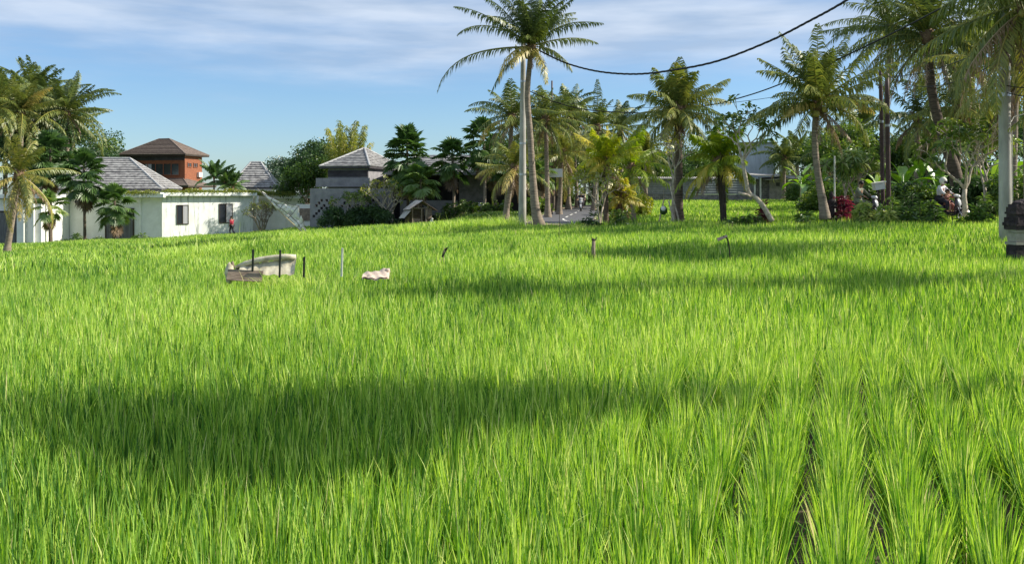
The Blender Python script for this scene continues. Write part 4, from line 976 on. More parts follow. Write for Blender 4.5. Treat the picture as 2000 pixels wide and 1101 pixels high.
span('thin wire from the paired posts up to the stout right pole', (1736,150,38), (1962,78,25), .25, .014)
span('thin wire from the paired posts, lower of two, to the right pole', (1725,142,38.5), (1962,110,25), .7, .012)
span('thin wire leaving the right edge from the stout pole bands', (1962,166,25), (2120,140,21), .2, .014)
span('lower thin wire leaving the right edge from the stout pole', (1962,180,25), (2120,190,21), .1, .014)

# ------------------------------------------------------------------ plants
def at(p, d): x = px(p, d); return (x, d, gz(x, d))
def CP(label, p0, d, p1, q1, **k):
    a = at(p0, d); return coconut(label, a, pz(q1, d)-a[2], dx=px(p1, d)-a[0], **k)
def FP(label, p0, d, p1, q1, **k):
    a = at(p0, d); return fanpalm(label, a, pz(q1, d)-a[2], dx=px(p1, d)-a[0], **k)

def BT(label, p, d, q, **k):
    a = at(p, d); return broad(label, a, pz(q, d)-a[2], **k)
# the big palm in the middle
a = at(1056, 46); sc = 46/FPX
pth = [((p-1056)*sc, 0, pz(q, 46)-a[2]) for p, q in ((1056,446),(1046,410),(1040,340),(1035,260),(1030,190),(1034,130),(1038,92))]
coconut('tall coconut palm with ragged crown of drooping fronds standing at the bend of the road', a, 9, path=pth, r0=.20, r1=.115, L=3.4, n=22, col=.22, spread=(88,40), droop=(18,60), nuts=14, dead=2, deadL=.5, seed=5, hang=.6, leafL=.60, az0=.4,
  extra=[(178,4,5.7,78,.40),(186,38,4.1,84,.42),(172,44,4.5,40,.22),(165,64,3.8,38,.22),(4,27,3.4,52,.42),(-8,60,3.2,28,.22),(30,62,3.4,50,.25),(140,70,3.4,45,.25),(205,-2,2.9,88,.93),(236,-10,2.3,70,.9),(-62,-35,2.6,50,.78),(184,-32,3.2,42,.30),(262,35,2.4,70,.40),(290,45,2.2,70,.35),(15,10,2.6,75,.4)])
# left group
CP('low coconut palm with yellowing hanging fronds at the far left edge of the field', 12, 58, 36, 345, seed=21, L=3.6, n=24, col=.55, yellow=(16,20), dead=7, r0=.2, r1=.16, nuts=8, spread=(85,-50), droop=(35,80), tm='trunk')
CP('tall coconut palm, leftmost of the grey trunks behind the white villa', 36, 92, 42, 222, seed=22, L=5.6, n=36, col=.40, yellow=(14,), r0=.26, r1=.22, dead=4, nuts=6)
CP('tall palm with one frond reaching far right over the villa', 128, 96, 132, 222, seed=23, L=5.6, n=32, col=.28, r0=.26, r1=.2, dead=4, extra=[(10,48,5.6,55,.32),(-5,22,4.6,45,.38),(80,80,5,20,.3)])
CP('coconut palm crown between the two tall left palms', 84, 100, 88, 215, seed=24, L=5.8, n=36, col=.34, r0=.25, r1=.2)
CP('coconut palm cut by the left picture edge', -30, 90, -14, 215, seed=25, L=5.8, n=34, col=.40, r0=.25, r1=.2)
CP('coconut palm set back behind the left palm crowns', 60, 112, 64, 182, seed=26, L=6, n=34, col=.30, r0=.25, r1=.2)
for lab, p, d, H, c, lf in (('broad dark tree filling the gap behind the left palm trunks', 60, 108, 180, .45, 'leafd'), ('rounded tree whose crown shows right of the tall left palms', 128, 104, 222, .5, 'leaf'), ('leafy tree at the far left behind the palms', -10, 100, 200, .5, 'leaf'), ('lower tree between palm trunks behind the villa wing', 112, 98, 225, .4, 'leafd')):
    BT(lab, p, d, H, spread=3.0, leaf=lf, per=130, rc=1.25, ls=.36, col=c, depth=4, ang=.7)
FP('dark fan palm with a tall slim trunk before the villa wing', 166, 76, 164, 325, n=42, Rf=1.0, pl=1.25, stretch=1.6, col=.34)
FP('dark fan palm rising left of the slim trunked one', 100, 80, 98, 290, n=44, Rf=1.1, pl=1.35, stretch=1.9, col=.33)
FP('short bright fan palm in front of the corrugated door', 224, 76, 224, 392, n=30, Rf=.9, pl=1.15, stretch=.9, col=.46)
FP('small yellowing fan palm beside the white pilaster', 98, 73, 96, 400, n=18, Rf=.75, pl=.9, stretch=.4, col=.68)
for lab, p, d, H, Wd in (('low dark shrub at the foot of the villa wing', 150, 80, .9, 1.5), ('grey green shrub where the wing meets the bright facade', 275, 82.5, .9, 1.6), ('small shrub beside the corrugated door', 190, 80.5, .7, 1.1), ('ground shrub near the left pilaster', 118, 76, .7, 1.2)):
    shrub(lab, at(p, d), H, Wd, 8, 14, .4, .05, 'strap', .3, 'shrubs along the villa')
CP('coconut palm far left with crown touching the picture edge, second row', 8, 104, 14, 195, seed=27, L=5.8, n=34, col=.34, r0=.25, r1=.2)
CP('coconut palm crown low in the left palm group above the dark trees', 104, 106, 108, 255, seed=28, L=5.2, n=32, col=.38, r0=.25, r1=.2)
# roof garden palms
for lab, p, q, L_, s in (('feathery small palm at the left of three on the villa roof', 418, 332, 1.9, 31), ('feathery small palm in the middle of three on the villa roof', 440, 345, 1.7, 32), ('rounder small palm at the right of three on the villa roof', 455, 350, 1.5, 33)):
    a = (px(p, 91), 91, 1.2); coconut(lab, a, pz(q+14, 91)-1.2, seed=s, L=L_*1.15, n=16, mat='fan', tm='trunkd', col=.35, r0=.09, r1=.07, nuts=0, dead=0, spread=(85,5), droop=(20,60), leafL=.55, nl=26, lw=.09, group='palms on the villa roof', name='small_palm')
frangipani('bare twisting tree in the recess beside the white facade', at(512, 88), 3.3, r=.13, depth=5, nleaf=5, Lf=.2, wleaf=.07, leaf='leafy', col=.4, trunk=.12, bark='bark', stems=3, sh=.78, ang=.42)
# behind, between the villa and the grey house
FP('red stemmed palm left of the grey house', 602, 93, 604, 345, n=14, Rf=.7, pl=1.2, spread=(85,20), col=.42, tm='redstem', r=.22, dead=2)
coconut('leaning brown fronded palm over the red stemmed palm', at(607, 94), 4.6, seed=35, L=2.6, n=18, mat='fan', tm='redstem', col=.4, r0=.22, r1=.2, nuts=0, dead=1, spread=(85,10), group='garden palms')
for lab, p, d, H, c, lf in (('bluish tree seen left of the red stemmed palm', 565, 112, 300, .5, 'leafb'), ('dark round tree behind the grey roof', 618, 100, 270, .45, 'leafd'), ('dark tree low behind the red stemmed palm', 588, 98, 290, .4, 'leafd'), ('dark tree hugging the left end of the pale roof', 600, 92, 310, .4, 'leaf')):
    BT(lab, p, d, H, spread=2.3, leaf=lf, per=80, rc=.85, ls=.3, col=c)
bamboo('yellow green bamboo clump towering behind the grey roof', (px(678, 90), 90, gz(px(678,90),90)), pz(206, 90)-gz(px(678,90),90), 46, 4.4)
# grey house garden
frangipani('wide pale limbed frangipani with cream leaf clusters before the grey house', at(758, 75), 4.4, r=.15, depth=5, nleaf=8, Lf=.26, leaf='leafy', col=.55, trunk=.22, flowers=16, stems=2, sh=.8, ang=.6)
frangipani('leafy small tree leaning left before the perforated wall', at(700, 75.5), 3.4, r=.09, depth=5, nleaf=9, Lf=.26, leaf='leaf', col=.6, trunk=.25, stems=2, lean=(-.35,0), sh=.8)
FP('tallest fan palm with a tower of dark leaves right of the grey roof', 797, 76, 795, 278, n=64, Rf=1.0, pl=1.3, stretch=2.5, col=.34, spread=(85,-30))
FP('low fan palm with bright spiky leaves above the hut', 822, 73.5, 822, 350, n=26, Rf=.95, pl=1.1, stretch=.4, col=.55)
FP('slim grey trunked fan palm before the dark verandah', 885, 75, 883, 300, n=32, Rf=.95, pl=1.1, stretch=1.1, col=.36, tm='trunk')
FP('fan palm standing left of the crowded palms by the big trunk', 946, 74, 944, 262, n=36, Rf=.95, pl=1.15, stretch=1.7, col=.40, tm='trunk')
FP('dark fan palm crown between the verandah and the concrete pole', 968, 78, 966, 300, n=30, Rf=.95, pl=1.1, stretch=1.5, col=.42, tm='trunk')
t = leafbush('long hedge mound smothered in dark creeper left of the field hut', (px(712, 74), 74.2, gz(px(712,74),74)), (6.6, 1.8, 1.95), 17000, .17, 'leafd', .38, 'creeper_hedge', None, 'hedge', 26, R(-8))
for k, (p, H) in enumerate(((862,.9),(880,1.3),(903,1.2),(925,1.1),(950,1.1),(972,1.0),(995,1.1))):
    shrub(['glossy dark shrub just right of the field hut', 'taller round shrub before the low verandah wall', 'yellow tipped shrub at the foot of the slim fan palm', 'shrub second to the right of the slim fan palm', 'shrub in front of the pale bench', 'shrub right of the pale bench', 'shrub beside the concrete pole base'][k], at(p, 73.5+.4*(k%3)), H*1.15, 1.35, 9, 14, .34, .07, 'leaf' if k % 2 else 'strap', .5 if k > 1 else .35, 'shrubs before the dark verandah')
# palms and trees round the road bend
CP('dark coconut palm crown just left behind the concrete pole', 988, 60, 1000, 232, seed=41, L=3.6, n=26, col=.3, r0=.18, dead=5, yellow=(18,))
CP('palm with hanging brown fronds between the verandah and the concrete pole', 985, 57, 1003, 330, seed=42, L=2.8, n=20, col=.5, r0=.18, dead=9, yellow=(12,15))
CP('coconut palm crown just right behind the big trunk', 1070, 62, 1066, 235, seed=43, L=3.7, n=26, col=.35, r0=.18, dead=6)
CP('leaning palm with dry hanging fronds above the signboard', 1092, 68, 1098, 300, seed=44, L=3.6, n=24, col=.52, r0=.18, dead=10)
CP('coconut palm far behind with one upright frond', 1160, 78, 1168, 250, seed=45, L=4.0, n=20, col=.34, r0=.2, extra=[(88,86,4.2,10,.35)])
CP('spiky crowned palm behind the yellow palm', 1215, 82, 1212, 255, seed=46, L=4.2, n=22, col=.32, r0=.2)
CP('coconut palm further left of the yellow palm crown', 1128, 88, 1120, 262, seed=47, L=4.4, n=22, col=.34, r0=.2)
BT('grey green tree beside the road left of the rider', 1062, 72, 270, spread=2.2, leaf='leaf', per=60, rc=.7, ls=.22, col=.55)
BT('tree whose foliage closes the view at the end of the road', 1150, 122, 268, spread=3, leaf='leaf', per=80, rc=1.2, ls=.36, col=.5)
BT('second tree closing the view left of the road end', 1105, 116, 262, spread=3, leaf='leafd', per=80, rc=1.2, ls=.36, col=.5)
BT('tree right of the road end behind the yellow palm', 1200, 108, 278, spread=3, leaf='leaf', per=80, rc=1.2, ls=.34, col=.55)
BT('tree low behind the block wall left end', 1262, 104, 290, spread=3, leaf='leafd', per=70, rc=1.1, ls=.34, col=.45)
BT('distant tree above the block wall', 1340, 118, 296, spread=3, leaf='leaf', per=70, rc=1.1, ls=.34, col=.45)
BT('tree above the block wall left of the blue shed', 1410, 112, 300, spread=3, leaf='leafd', per=70, rc=1.1, ls=.34, col=.5)
for k, (p, d) in enumerate(((1052,66),(1064,70),(1074,74),(1086,79),(1096,84),(1108,92))):
    a = at(p, d); fanpalm(['slender verge palm nearest the big palm trunk','second slender palm along the left verge','third slender palm along the left verge','fourth slender palm along the left verge','slender palm beyond the pale pole on the verge','farthest slender palm along the left verge'][k], a, 3.0, n=16, Rf=.75, pl=.8, r=.10, col=.6, mat='fan', tm='woodd', group='slender palms lining the road', dead=6)
for k, (p, d, q, lf, c) in enumerate(((1040,100,262,'leafd',.5),(1082,90,268,'leaf',.5),(1140,98,262,'leafd',.5),(1178,92,300,'leaf',.55),(1225,98,272,'leaf',.45),(1290,100,290,'leafd',.5),(1375,104,290,'leaf',.45),(1010,92,270,'leafd',.45))):
    BT(['dark tree filling behind the concrete pole', 'leafy tree behind the signboard', 'dark tree over the bend of the road', 'leafy tree behind the yellow palm trunk', 'leafy tree right behind the yellow palm crown', 'dark tree behind the block wall beside the straw palm', 'leafy tree behind the block wall near its middle', 'dark tree behind the verandah building right end'][k], p, d, q, spread=3.0, leaf=lf, per=90, rc=1.15, ls=.32, col=c, group='trees closing the view')
CP('coconut palm behind the signboard with brown hanging fronds', 1052, 84, 1056, 262, seed=48, L=4.0, n=28, col=.5, r0=.2, dead=8)
CP('coconut palm between the iron post and the upright frond', 1110, 82, 1112, 225, seed=49, L=4.2, n=26, col=.36, r0=.2, dead=5)
CP('dry fronded coconut palm low over the road bend', 1082, 80, 1080, 318, seed=50, L=3.0, n=24, col=.6, r0=.15, dead=8)
CP('coconut palm behind the round palm to the left', 1262, 86, 1258, 300, seed=55, L=3.6, n=26, col=.45, r0=.2, dead=5)
# yellow palm group
CP('bright yellow green young coconut palm on the right verge of the road', 1184, 44, 1182, 318, seed=51, L=1.9, n=22, mat='palmy', tm='trunkd', col=.55, r0=.13, r1=.12, yellow=(3,8,14,19), dead=2, spread=(88,-12), droop=(15,60), leafL=.7, nl=34, flare=1.2, nuts=0)
frangipani('thin pale stemmed sapling against the yellow palm trunk', at(1172, 43.5), 3.1, r=.05, depth=4, nleaf=6, Lf=.2, leaf='leafy', col=.5, trunk=.4, stems=2)
t = at(1212, 44.5); coconut('stunted palm of dry straw coloured fronds right of the yellow palm', (t[0], t[1], t[2]), 1.3, seed=52, L=1.25, n=20, mat='leafy', tm='trunkd', col=.75, r0=.1, r1=.1, nuts=0, dead=5, spread=(80,-20), flare=1.2)
CP('pale leaved palm arching behind the yellow palm to the right', 1238, 52, 1232, 330, seed=53, L=3.0, n=22, mat='palmy', col=.35, r0=.14, nuts=0, dead=3)
for lab, p, d, H, Wd, c, lf in (('dark rounded shrub on two thin stems left of the yellow palm', 1160, 42.5, 1.05, .8, .3, 'leafd'), ('spiky green shrub right of the yellow palm trunk', 1218, 42.8, 1.2, .95, .35, 'strap'), ('small verge shrub behind the yellow palm', 1196, 45.5, .9, .8, .5, 'strap')):
    shrub(lab, at(p, d), H, Wd, 7, 16, .28, .04, lf, c)
# round palm with frangipani and stakes
CP('round dense coconut palm crown with one stiff leaf standing up under the thick cable', 1326, 42, 1325, 222, seed=61, L=2.7, n=34, col=.46, tm='trunkd', r0=.2, r1=.15, spread=(80,-28), droop=(30,70), dead=6, deadL=.55, leafL=.72, nl=38, extra=[(60,88,2.6,6,.35)], nuts=12, ragged=.08)
frangipani('pale bare limbed frangipani with sparse cream tufts propped by stakes', at(1314, 41), 4.3, r=.085, depth=4, leafy=True, nleaf=4, Lf=.18, leaf='leafy', col=.62, trunk=.45, stems=1, ang=.45, flowers=9, bark='palebark')
def stick(name, label, A, B, r, mat='palebark', group=None, cat='stake'):
    A = np.array(A, float); B = np.array(B, float); g = Geo(); D = B-A; tube(g, [0*D, D*.35+rng.normal(0, .012, 3), D*.7+rng.normal(0, .012, 3), D], [r, r*.95, r*.9, r*.8], 7)
    return solo(name, g, MT[mat], label, cat, tuple(A), group, True)
for lab, p0, q1, p1, mm in (('long pale stake leaning against the frangipani from the right', 1330, 355, 1308, 'palebark'), ('shorter pale stake crossing low at the frangipani foot', 1320, 392, 1306, 'palebark'), ('thin dark green stake leaning in from the left of the frangipani', 1282, 388, 1297, 'bamb')):
    a = at(p0, 40.5); stick('stake', lab, (a[0], a[1], a[2]-.1), (px(p1, 41), 41, pz(q1, 41)), .04, mm, 'stakes at the frangipani')
t = thing('hanging_ball', 'small dark green and white ball hanging at the foot of the frangipani', 'ball', (px(1296, 40.6), 40.6, pz(411, 40.6))); g = Geo(); ellipsoid(g, (0,0,0), (.17,.17,.2), 14, 10); part('ball', g, MT['leafd'], t, True); g = Geo(); ellipsoid(g, (-.02,-.05,.06), (.12,.14,.14), 10, 8); part('white_cap', g, MT['plastic'], t, True); g = Geo(); tube(g, [(0,0,.15),(.02,.05,.9)], .008, 4); part('cord', g, MT['bamb'], t)
# short coconut palm
CP('short coconut palm with a dark lower trunk and drying hanging fronds', 1414, 40, 1407, 318, seed=71, L=2.2, n=26, mat='palmy', tm='woodd', col=.38, r0=.13, r1=.16, spread=(82,-30), dead=3, nuts=4, leafL=.7, yellow=(21,24), extra=[(168,-20,2.3,60,.92),(20,-15,2.0,65,.85)], flare=1.1)
# leaning frangipani
a = at(1508, 36.5); sc = 36.5/FPX
pth = [((p-1508)*sc, 0, pz(q, 36.5)-a[2]) for p, q in ((1508,432),(1492,405),(1478,388),(1462,375),(1456,345),(1450,315))]
frangipani('leaning bare barked frangipani bent over above the dark shrubs', a, 3.0, r=.085, depth=5, nleaf=11, Lf=.24, leaf='leaf', col=.6, path=pth, bark='palebark', sh=.82, ang=.7)
stick('branch', 'sawn pale branch stub resting left against the leaning frangipani', (px(1466,36.4), 36.4, pz(384,36.4)), (px(1442,36.3), 36.3, pz(376,36.3)), .06, 'palebark', None, 'branch')
for lab, p, d, H, Wd, c, lf in (('dark green strap leaved shrub left of the leaning frangipani', 1450, 36.5, .9, 1.0, .18, 'strap'), ('small dark shrub under the leaning frangipani trunk', 1480, 36.6, .75, .55, .15, 'strap'), ('dark shrub standing alone left of the curved palm trunk', 1570, 35.5, 1.1, .9, .18, 'strap')):
    shrub(lab, at(p, d), H, Wd, 10, 20, .30, .05, lf, c)
shrub('dark red leaved plant behind the leaning frangipani', at(1492, 37.5), 1.2, .6, 5, 16, .3, .05, 'redleaf', .5, 'red leaved plants')
shrub('tall red leaved plant beside the dark statue', at(1645, 36.4), 1.25, .75, 6, 20, .32, .06, 'redleaf', .6, 'red leaved plants')
# curved palm on the right
a = at(1612, 36); sc = 36/FPX
pth = [((p-1612)*sc, 0, pz(q, 36)-a[2]) for p, q in ((1612,428),(1607,395),(1598,345),(1592,290),(1592,240),(1598,205))]
coconut('coconut palm with curved grey trunk and two straw yellow fronds right of centre', a, 5, path=pth, r0=.135, r1=.105, L=3.2, n=32, col=.36, spread=(88,-12), droop=(20,62), nuts=6, dead=4, seed=81, yellow=(), leafL=.62,
   extra=[(75,86,3.3,12,.4),(140,72,3.4,22,.42),(30,70,3.4,25,.4),(205,22,2.0,85,.97),(-20,24,2.2,72,.97),(178,12,3.1,60,.36),(186,-5,3.2,55,.4),(10,30,2.6,50,.35)])
# palms of the right side
a = at(1872, 42); sc = 42/FPX
pth = [((p-1872)*sc, 0, pz(q, 42)-a[2]) for p, q in ((1878,420),(1866,340),(1840,260),(1822,190),(1814,120),(1812,75))]
coconut('tall coconut palm with leaning dark trunk and shaggy crown at upper right', a, 8, path=pth, r0=.24, r1=.17, tm='trunkd', L=4.4, n=34, col=.34, spread=(85,-45), droop=(30,75), dead=8, seed=91, yellow=(), leafL=.7, nl=46, extra=[(170,30,4.4,60,.3),(185,10,4.6,60,.32),(0,30,4.3,60,.35),(60,70,4,30,.3)])
CP('coconut palm crown cut by the top right corner with a skirt of dry fronds', 2090, 24.2, 2002, 12, seed=92, L=3.1, n=30, col=.40, r0=.15, r1=.12, dead=12, deadL=.95, spread=(85,-50), droop=(30,80), leafL=.72, nl=44)
CP('coconut palm behind, its straw tinted fronds filling between the two right crowns', 1902, 50, 1898, 130, seed=93, L=4.4, n=28, col=.56, r0=.22, dead=9, tm='trunkd')
CP('dim coconut palm with purple brown dead fronds beneath the leaning dark trunk', 1868, 46, 1872, 215, seed=94, L=3.4, n=20, col=.42, r0=.18, dead=12, deadL=1.0, tm='trunkd')
CP('coconut palm whose crown spreads at the top right behind the stout pole', 1975, 40, 1985, 60, seed=102, L=4.2, n=30, col=.36, r0=.2, dead=10, deadL=.95)
CP('coconut palm on the right edge with long dry fronds hanging behind the pole', 2010, 33, 2006, 140, seed=95, L=3.4, n=24, col=.42, r0=.18, dead=12, deadL=1.0)
CP('coconut palm high behind the paired dark posts', 1720, 54, 1740, 60, seed=96, L=4.6, n=28, col=.32, r0=.22, tm='trunk')
CP('bent palm with one dark drooping frond right of the paired dark posts', 1790, 50, 1792, 235, seed=97, L=3.2, n=16, col=.26, r0=.16, dead=4, extra=[(180,25,3.3,70,.28)])
CP('small distant palm seen between curved palm and paired posts', 1690, 78, 1684, 250, seed=98, L=3.6, n=22, col=.36, r0=.18)
CP('small distant palm just left of the blue shed', 1560, 100, 1556, 300, seed=99, L=3.6, n=22, col=.34, r0=.2)
CP('distant palm right of the curved palm trunk with dark low fronds', 1640, 66, 1640, 300, seed=100, L=3.4, n=22, col=.3, r0=.18)
CP('distant palm beyond the blue shed with grey lower fronds', 1530, 88, 1532, 310, seed=101, L=3.0, n=20, col=.36, r0=.18)
for lab, p, d, H, c, lf, ls in (('broad tree right of the curved palm crown', 1655, 60, 235, .55, 'leaf', .22), ('dark tree behind the paired posts', 1735, 62, 255, .4, 'leafd', .22), ('tree filling behind the two seated figures', 1810, 58, 245, .5, 'leaf', .22), ('broad tree behind the right concrete pole', 1950, 56, 205, .5, 'leaf', .22), ('tree behind the far shed', 1590, 92, 268, .5, 'leafd', .28), ('tree beyond the road right of the far shed', 1640, 84, 262, .5, 'leaf', .26), ('far right tree cut by the picture edge', 2030, 48, 185, .45, 'leafd', .2), ('tall tree behind the leaning dark trunk', 1880, 66, 190, .45, 'leafd', .26)):
    BT(lab, p, d, H, spread=2.8, leaf=lf, per=80, rc=.75*d/60, ls=ls, col=c)
frangipani('large leaved frangipani with long leaf rosettes left of the paired posts', at(1655, 41), 3.4, r=.08, depth=4, nleaf=14, Lf=.42, wleaf=.09, col=.62, trunk=.4, stems=2)
frangipani('forked frangipani with white blossoms right of the motorcycle', at(1884, 35), 4.05, r=.10, depth=4, nleaf=15, Lf=.34, wleaf=.10, leaf='leaf', col=.68, trunk=.38, stems=1, flowers=14, ang=.75, sh=.78, bark='palebark')
frangipani('frangipani crown behind the forked one filling left of the right pole', at(1925, 39), 4.0, r=.08, depth=4, nleaf=15, Lf=.34, wleaf=.10, leaf='strap', col=.5, trunk=.4, stems=1, flowers=5, ang=.75, sh=.78)
for k, (p, d, H, n, L_, c) in enumerate(((1765,46,1.6,8,1.9,.6),(1800,48,1.9,8,2.0,.45),(1940,45,1.5,9,2.0,.6),(1985,42,1.8,8,2.0,.55),(1600,62,1.8,8,1.9,.4),(1565,74,1.8,8,2.0,.5),(1715,52,1.5,8,1.8,.7),(1830,50,1.5,8,1.9,.55),(1905,47,1.4,8,1.9,.7))):
    banana(['banana plant with a bright leaf right of the paired posts', 'banana plant behind the leaning palm with dead fronds', 'broad leaved banana plant just left of the right pole', 'banana plant right of the right pole', 'dark banana plant behind the curved palm trunk', 'distant banana plant beyond the low shed', 'bright banana plant between frangipani and paired posts', 'banana plant behind the motorcycle riders', 'pale green banana plant behind the forked frangipani'][k], at(p, d), H, n, L_, .5, c)
for k, (p, d, H, Wd, c, lf) in enumerate(((1690,35,1.2,.8,.92,'strap'),(1736,34.5,1.4,1.0,.82,'strap'),(1772,34.2,1.2,.8,.32,'strap'),(1806,34,1.25,1.0,.32,'strap'),(1826,33.6,1.0,.6,.3,'strap'),(1910,33,1.1,.9,.22,'strap'),(1935,37.5,1.2,1.1,.4,'strap'),(1672,38,1.1,.8,.5,'strap'),(1762,39,1.3,1.1,.42,'strap'),(1850,39.5,1.3,1.0,.45,'strap'),(1990,36,1.6,1.5,.45,'leaf'),(1790,36.2,1.4,1.0,.4,'leafd'))):
    shrub(['yellow green shrub in front of the olive clad rider', 'bushy variegated shrub at the foot of the paired posts', 'dark shrub between the paired posts and the motorcycle', 'dense dark shrub left of the motorcycle', 'thin leggy shrub before the motorcycle rear wheel', 'dark spiky shrub right of the motorcycle', 'shrub across the road behind the forked trunk', 'shrub behind the olive clad rider', 'shrub across the road behind the white box', 'shrub across the road behind the motorcycle', 'large bush behind the carved pillar', 'dark bush across the road left of the motorcycle'][k], at(p, d), H, Wd, 11, 20, .34, .045, lf, c)
for k, (p, d, s, c, lf) in enumerate(((1700,44,(3,1.5,1.9),.5,'leaf'),(1780,44,(3,1.5,1.9),.4,'leafd'),(1860,43,(3,1.6,1.9),.5,'leaf'),(1945,41,(3,1.6,2.1),.45,'leafd'),(2035,38,(3,1.6,2.2),.5,'leaf'),(1640,56,(4,2,2.2),.5,'leaf'),(1585,84,(5,2.4,2.4),.5,'leaf'),(1240,56,(1.6,1.2,1.6),.55,'leafy'),(1045,64,(1.5,1.4,1.4),.6,'leaf'),(1090,96,(3,2,2.4),.5,'leaf'),(1178,96,(2.6,2,2.6),.55,'leaf'),(1192,66,(1.2,1.4,1.7),.6,'leaf'))):
    leafbush(['roadside thicket behind the olive clad rider', 'dark thicket behind the white box', 'thicket behind the motorcycle riders', 'dark thicket left of the right pole', 'thicket at the right edge behind the pillar', 'thicket beyond the road bend', 'thicket beyond the low shed', 'dry yellowish bush right of the straw coloured palm', 'low bush on the verge behind the big palm', 'bush closing the left verge far down the road', 'bush closing the right verge far down the road', 'bush on the right verge beside the oncoming scooter'][k], at(p, d), s, 5200, .2, lf, c, group='roadside thickets', lumps=14)
for k, (p, d, s, lf) in enumerate(((1690,72,(8,3,3.4),'leaf'),(1770,68,(8,3,3.4),'leafd'),(1850,64,(8,3,3.6),'leaf'),(1930,60,(8,3,3.6),'leafd'),(2010,55,(8,3,3.6),'leaf'),(1600,104,(10,4,4.2),'leafd'),(1250,100,(9,4,4.2),'leaf'))):
    leafbush(['tall hedge showing between the statue and the white box', 'tall hedge behind the paired posts', 'tall hedge behind the motorcycle riders', 'tall hedge behind the forked frangipani', 'tall hedge at the right edge', 'tall hedge beyond the far shed', 'tall hedge past the left end of the block wall'][k], at(p, d), s, 9000, .3, lf, .45, 'tall_hedge', 'tall hedges in the background', 'hedge', 22)
# a palm and trees that stand outside the picture on the sunny side and throw the shade bands
for lab, x, y, H, L_, s, n_ in (('second coconut palm outside the picture on the right', 11.6, 15.9, 8.2, 2.6, 112, 13), ('taller coconut palm outside the picture on the right', 16.6, 16.2, 7.4, 2.8, 114, 12), ('coconut palm outside the picture near the right pillar', 16.5, 22.5, 7.8, 2.9, 113, 14)):
    coconut(lab, (x, y, gz(x, y)), H, seed=s, L=L_, n=n_, col=.4, leafL=.62, lw=.06, nl=40, spread=(80,-8), droop=(25,45), dead=0)

rng = np.random.default_rng(77)
broad('slender leafy tree outside the picture to the right, close to the camera', (7.5, 8.05, gz(7.5, 8.05)), 8.4, spread=.5, ang=.26, trunk=.5, r=.12, per=34, rc=.45, ls=.22, depth=4, leaf='leaf')
# ------------------------------------------------------------------ small things in the field
a = at(578, 21)
X0 = lambda p, q, d: (px(p, d), d, pz(q, d))
# bundle of sacking and boards between stakes
t = thing('sack_bundle', 'bundle of pale sacking and an old board lying between dark stakes in the rice', 'bundle', (px(522,16), 16, pz(533,16)), R(4)); t.scale = (.74,.74,.84)
g = Geo(); P = np.array([(-.75,0,.12),(-.5,0,.2),(-.2,0,.27),(.1,0,.31),(.4,0,.33),(.66,0,.33)]); tube(g, P, [.03,.055,.06,.06,.065,.05], 10); part('rolled_edge', g, MT['sack'], t, True)
g = Geo(); V = []
for i in range(15):
    for j in range(5):
        V.append((-.62+i*.092, -.03*math.sin(i*1.7+j)-.075*j+.05, (.24+.012*i)*(1-j/4)*.8+.02*math.sin(i*2.3)-.02))
g.add(V, [(i*5+j, (i+1)*5+j, (i+1)*5+j+1, i*5+j+1) for i in range(14) for j in range(4)]); part('sacking', g, MT['sack'], t, True)
g = Geo(); box(g, (-.45,-.30,-.03), (.8,.03,.24), tilt=(-.5,.05)); part('board', g, MT['woodh'], t)
g = Geo(); ellipsoid(g, (-.86,-.03,.0), (.11,.1,.22), 10, 8, noise=.2); part('crumpled_end', g, MT['sack'], t, True)
g = Geo(); ellipsoid(g, (-.80,0,.16), (.05,.04,.09), 8, 6, noise=.3); part('torn_cloth', g, MT['wood'], t, True)
g = Geo(); P = smooth_path([(0,0,-.30),(.06,0,-.12),(.16,0,.02),(.28,0,.11),(.42,0,.15)], 6); tube(g, P, np.linspace(.012,.034,len(P)), 8)
solo('bent_pipe', g, MT['black'], 'black bent pipe arching down left of the sacking bundle', 'pipe', X0(444, 533, 16), None, True).scale = (.74,.74,.8)
for lab, p, q0, q1, w, mm in (('black flat stake at the left of the sacking bundle', 493, 530, 488, .032, 'black'), ('black flat stake rising through the middle of the bundle', 546, 530, 489, .03, 'black'), ('short black stake at the right end of the bundle', 593, 530, 502, .034, 'black'), ('slim pale stake standing alone right of the sacking bundle', 667, 528, 485, .03, 'plastic')):
    d = 15.8; A = np.array(X0(p, q0+12, d)); B = np.array(X0(p+1.5, q1, d)); g = Geo(); box(g, tuple((B-A)/2), (w, .03, float(B[2]-A[2])), tilt=(0, .03)); box(g, tuple((B-A)+[0,0,.004]), (w*.7, .02, .012), tilt=(0,.03))
    solo('stake', g, MT[mm], lab, 'stake', tuple(A), 'stakes round the bundle')
t = thing('crumpled_sack', 'pinkish crumpled sack lying sunlit in the rice right of the pale stake', 'sack', (px(736,15.6), 15.6, pz(543,15.6)), R(5)); t.scale = (.66,.74,.9)
g = Geo(); V = []
for i in range(17):
    for j in range(7):
        u = i/16; vv = j/6; V.append((-.36+.68*u, -.2+.36*vv+.012*sin(i*.9), .02+.16*vv*(.4+.6*u)+.012*sin(i*1.3+j*.8)+.014*sin(j*2.1+i*.6)))
o = len(V); V += [(x_, y_, z_-.03) for x_, y_, z_ in V]; Qs = [(i*7+j, (i+1)*7+j, (i+1)*7+j+1, i*7+j+1) for i in range(16) for j in range(6)]
g.add(V, Qs+[(o+a_, o+d_, o+c_, o+b_) for a_, b_, c_, d_ in Qs]); part('cloth', g, MT['pinksack'], t, True); g = Geo(); ellipsoid(g, (.27,.1,.13), (.07,.06,.045), 9, 6, noise=.4); part('tied_end', g, MT['pinksack'], t, True)
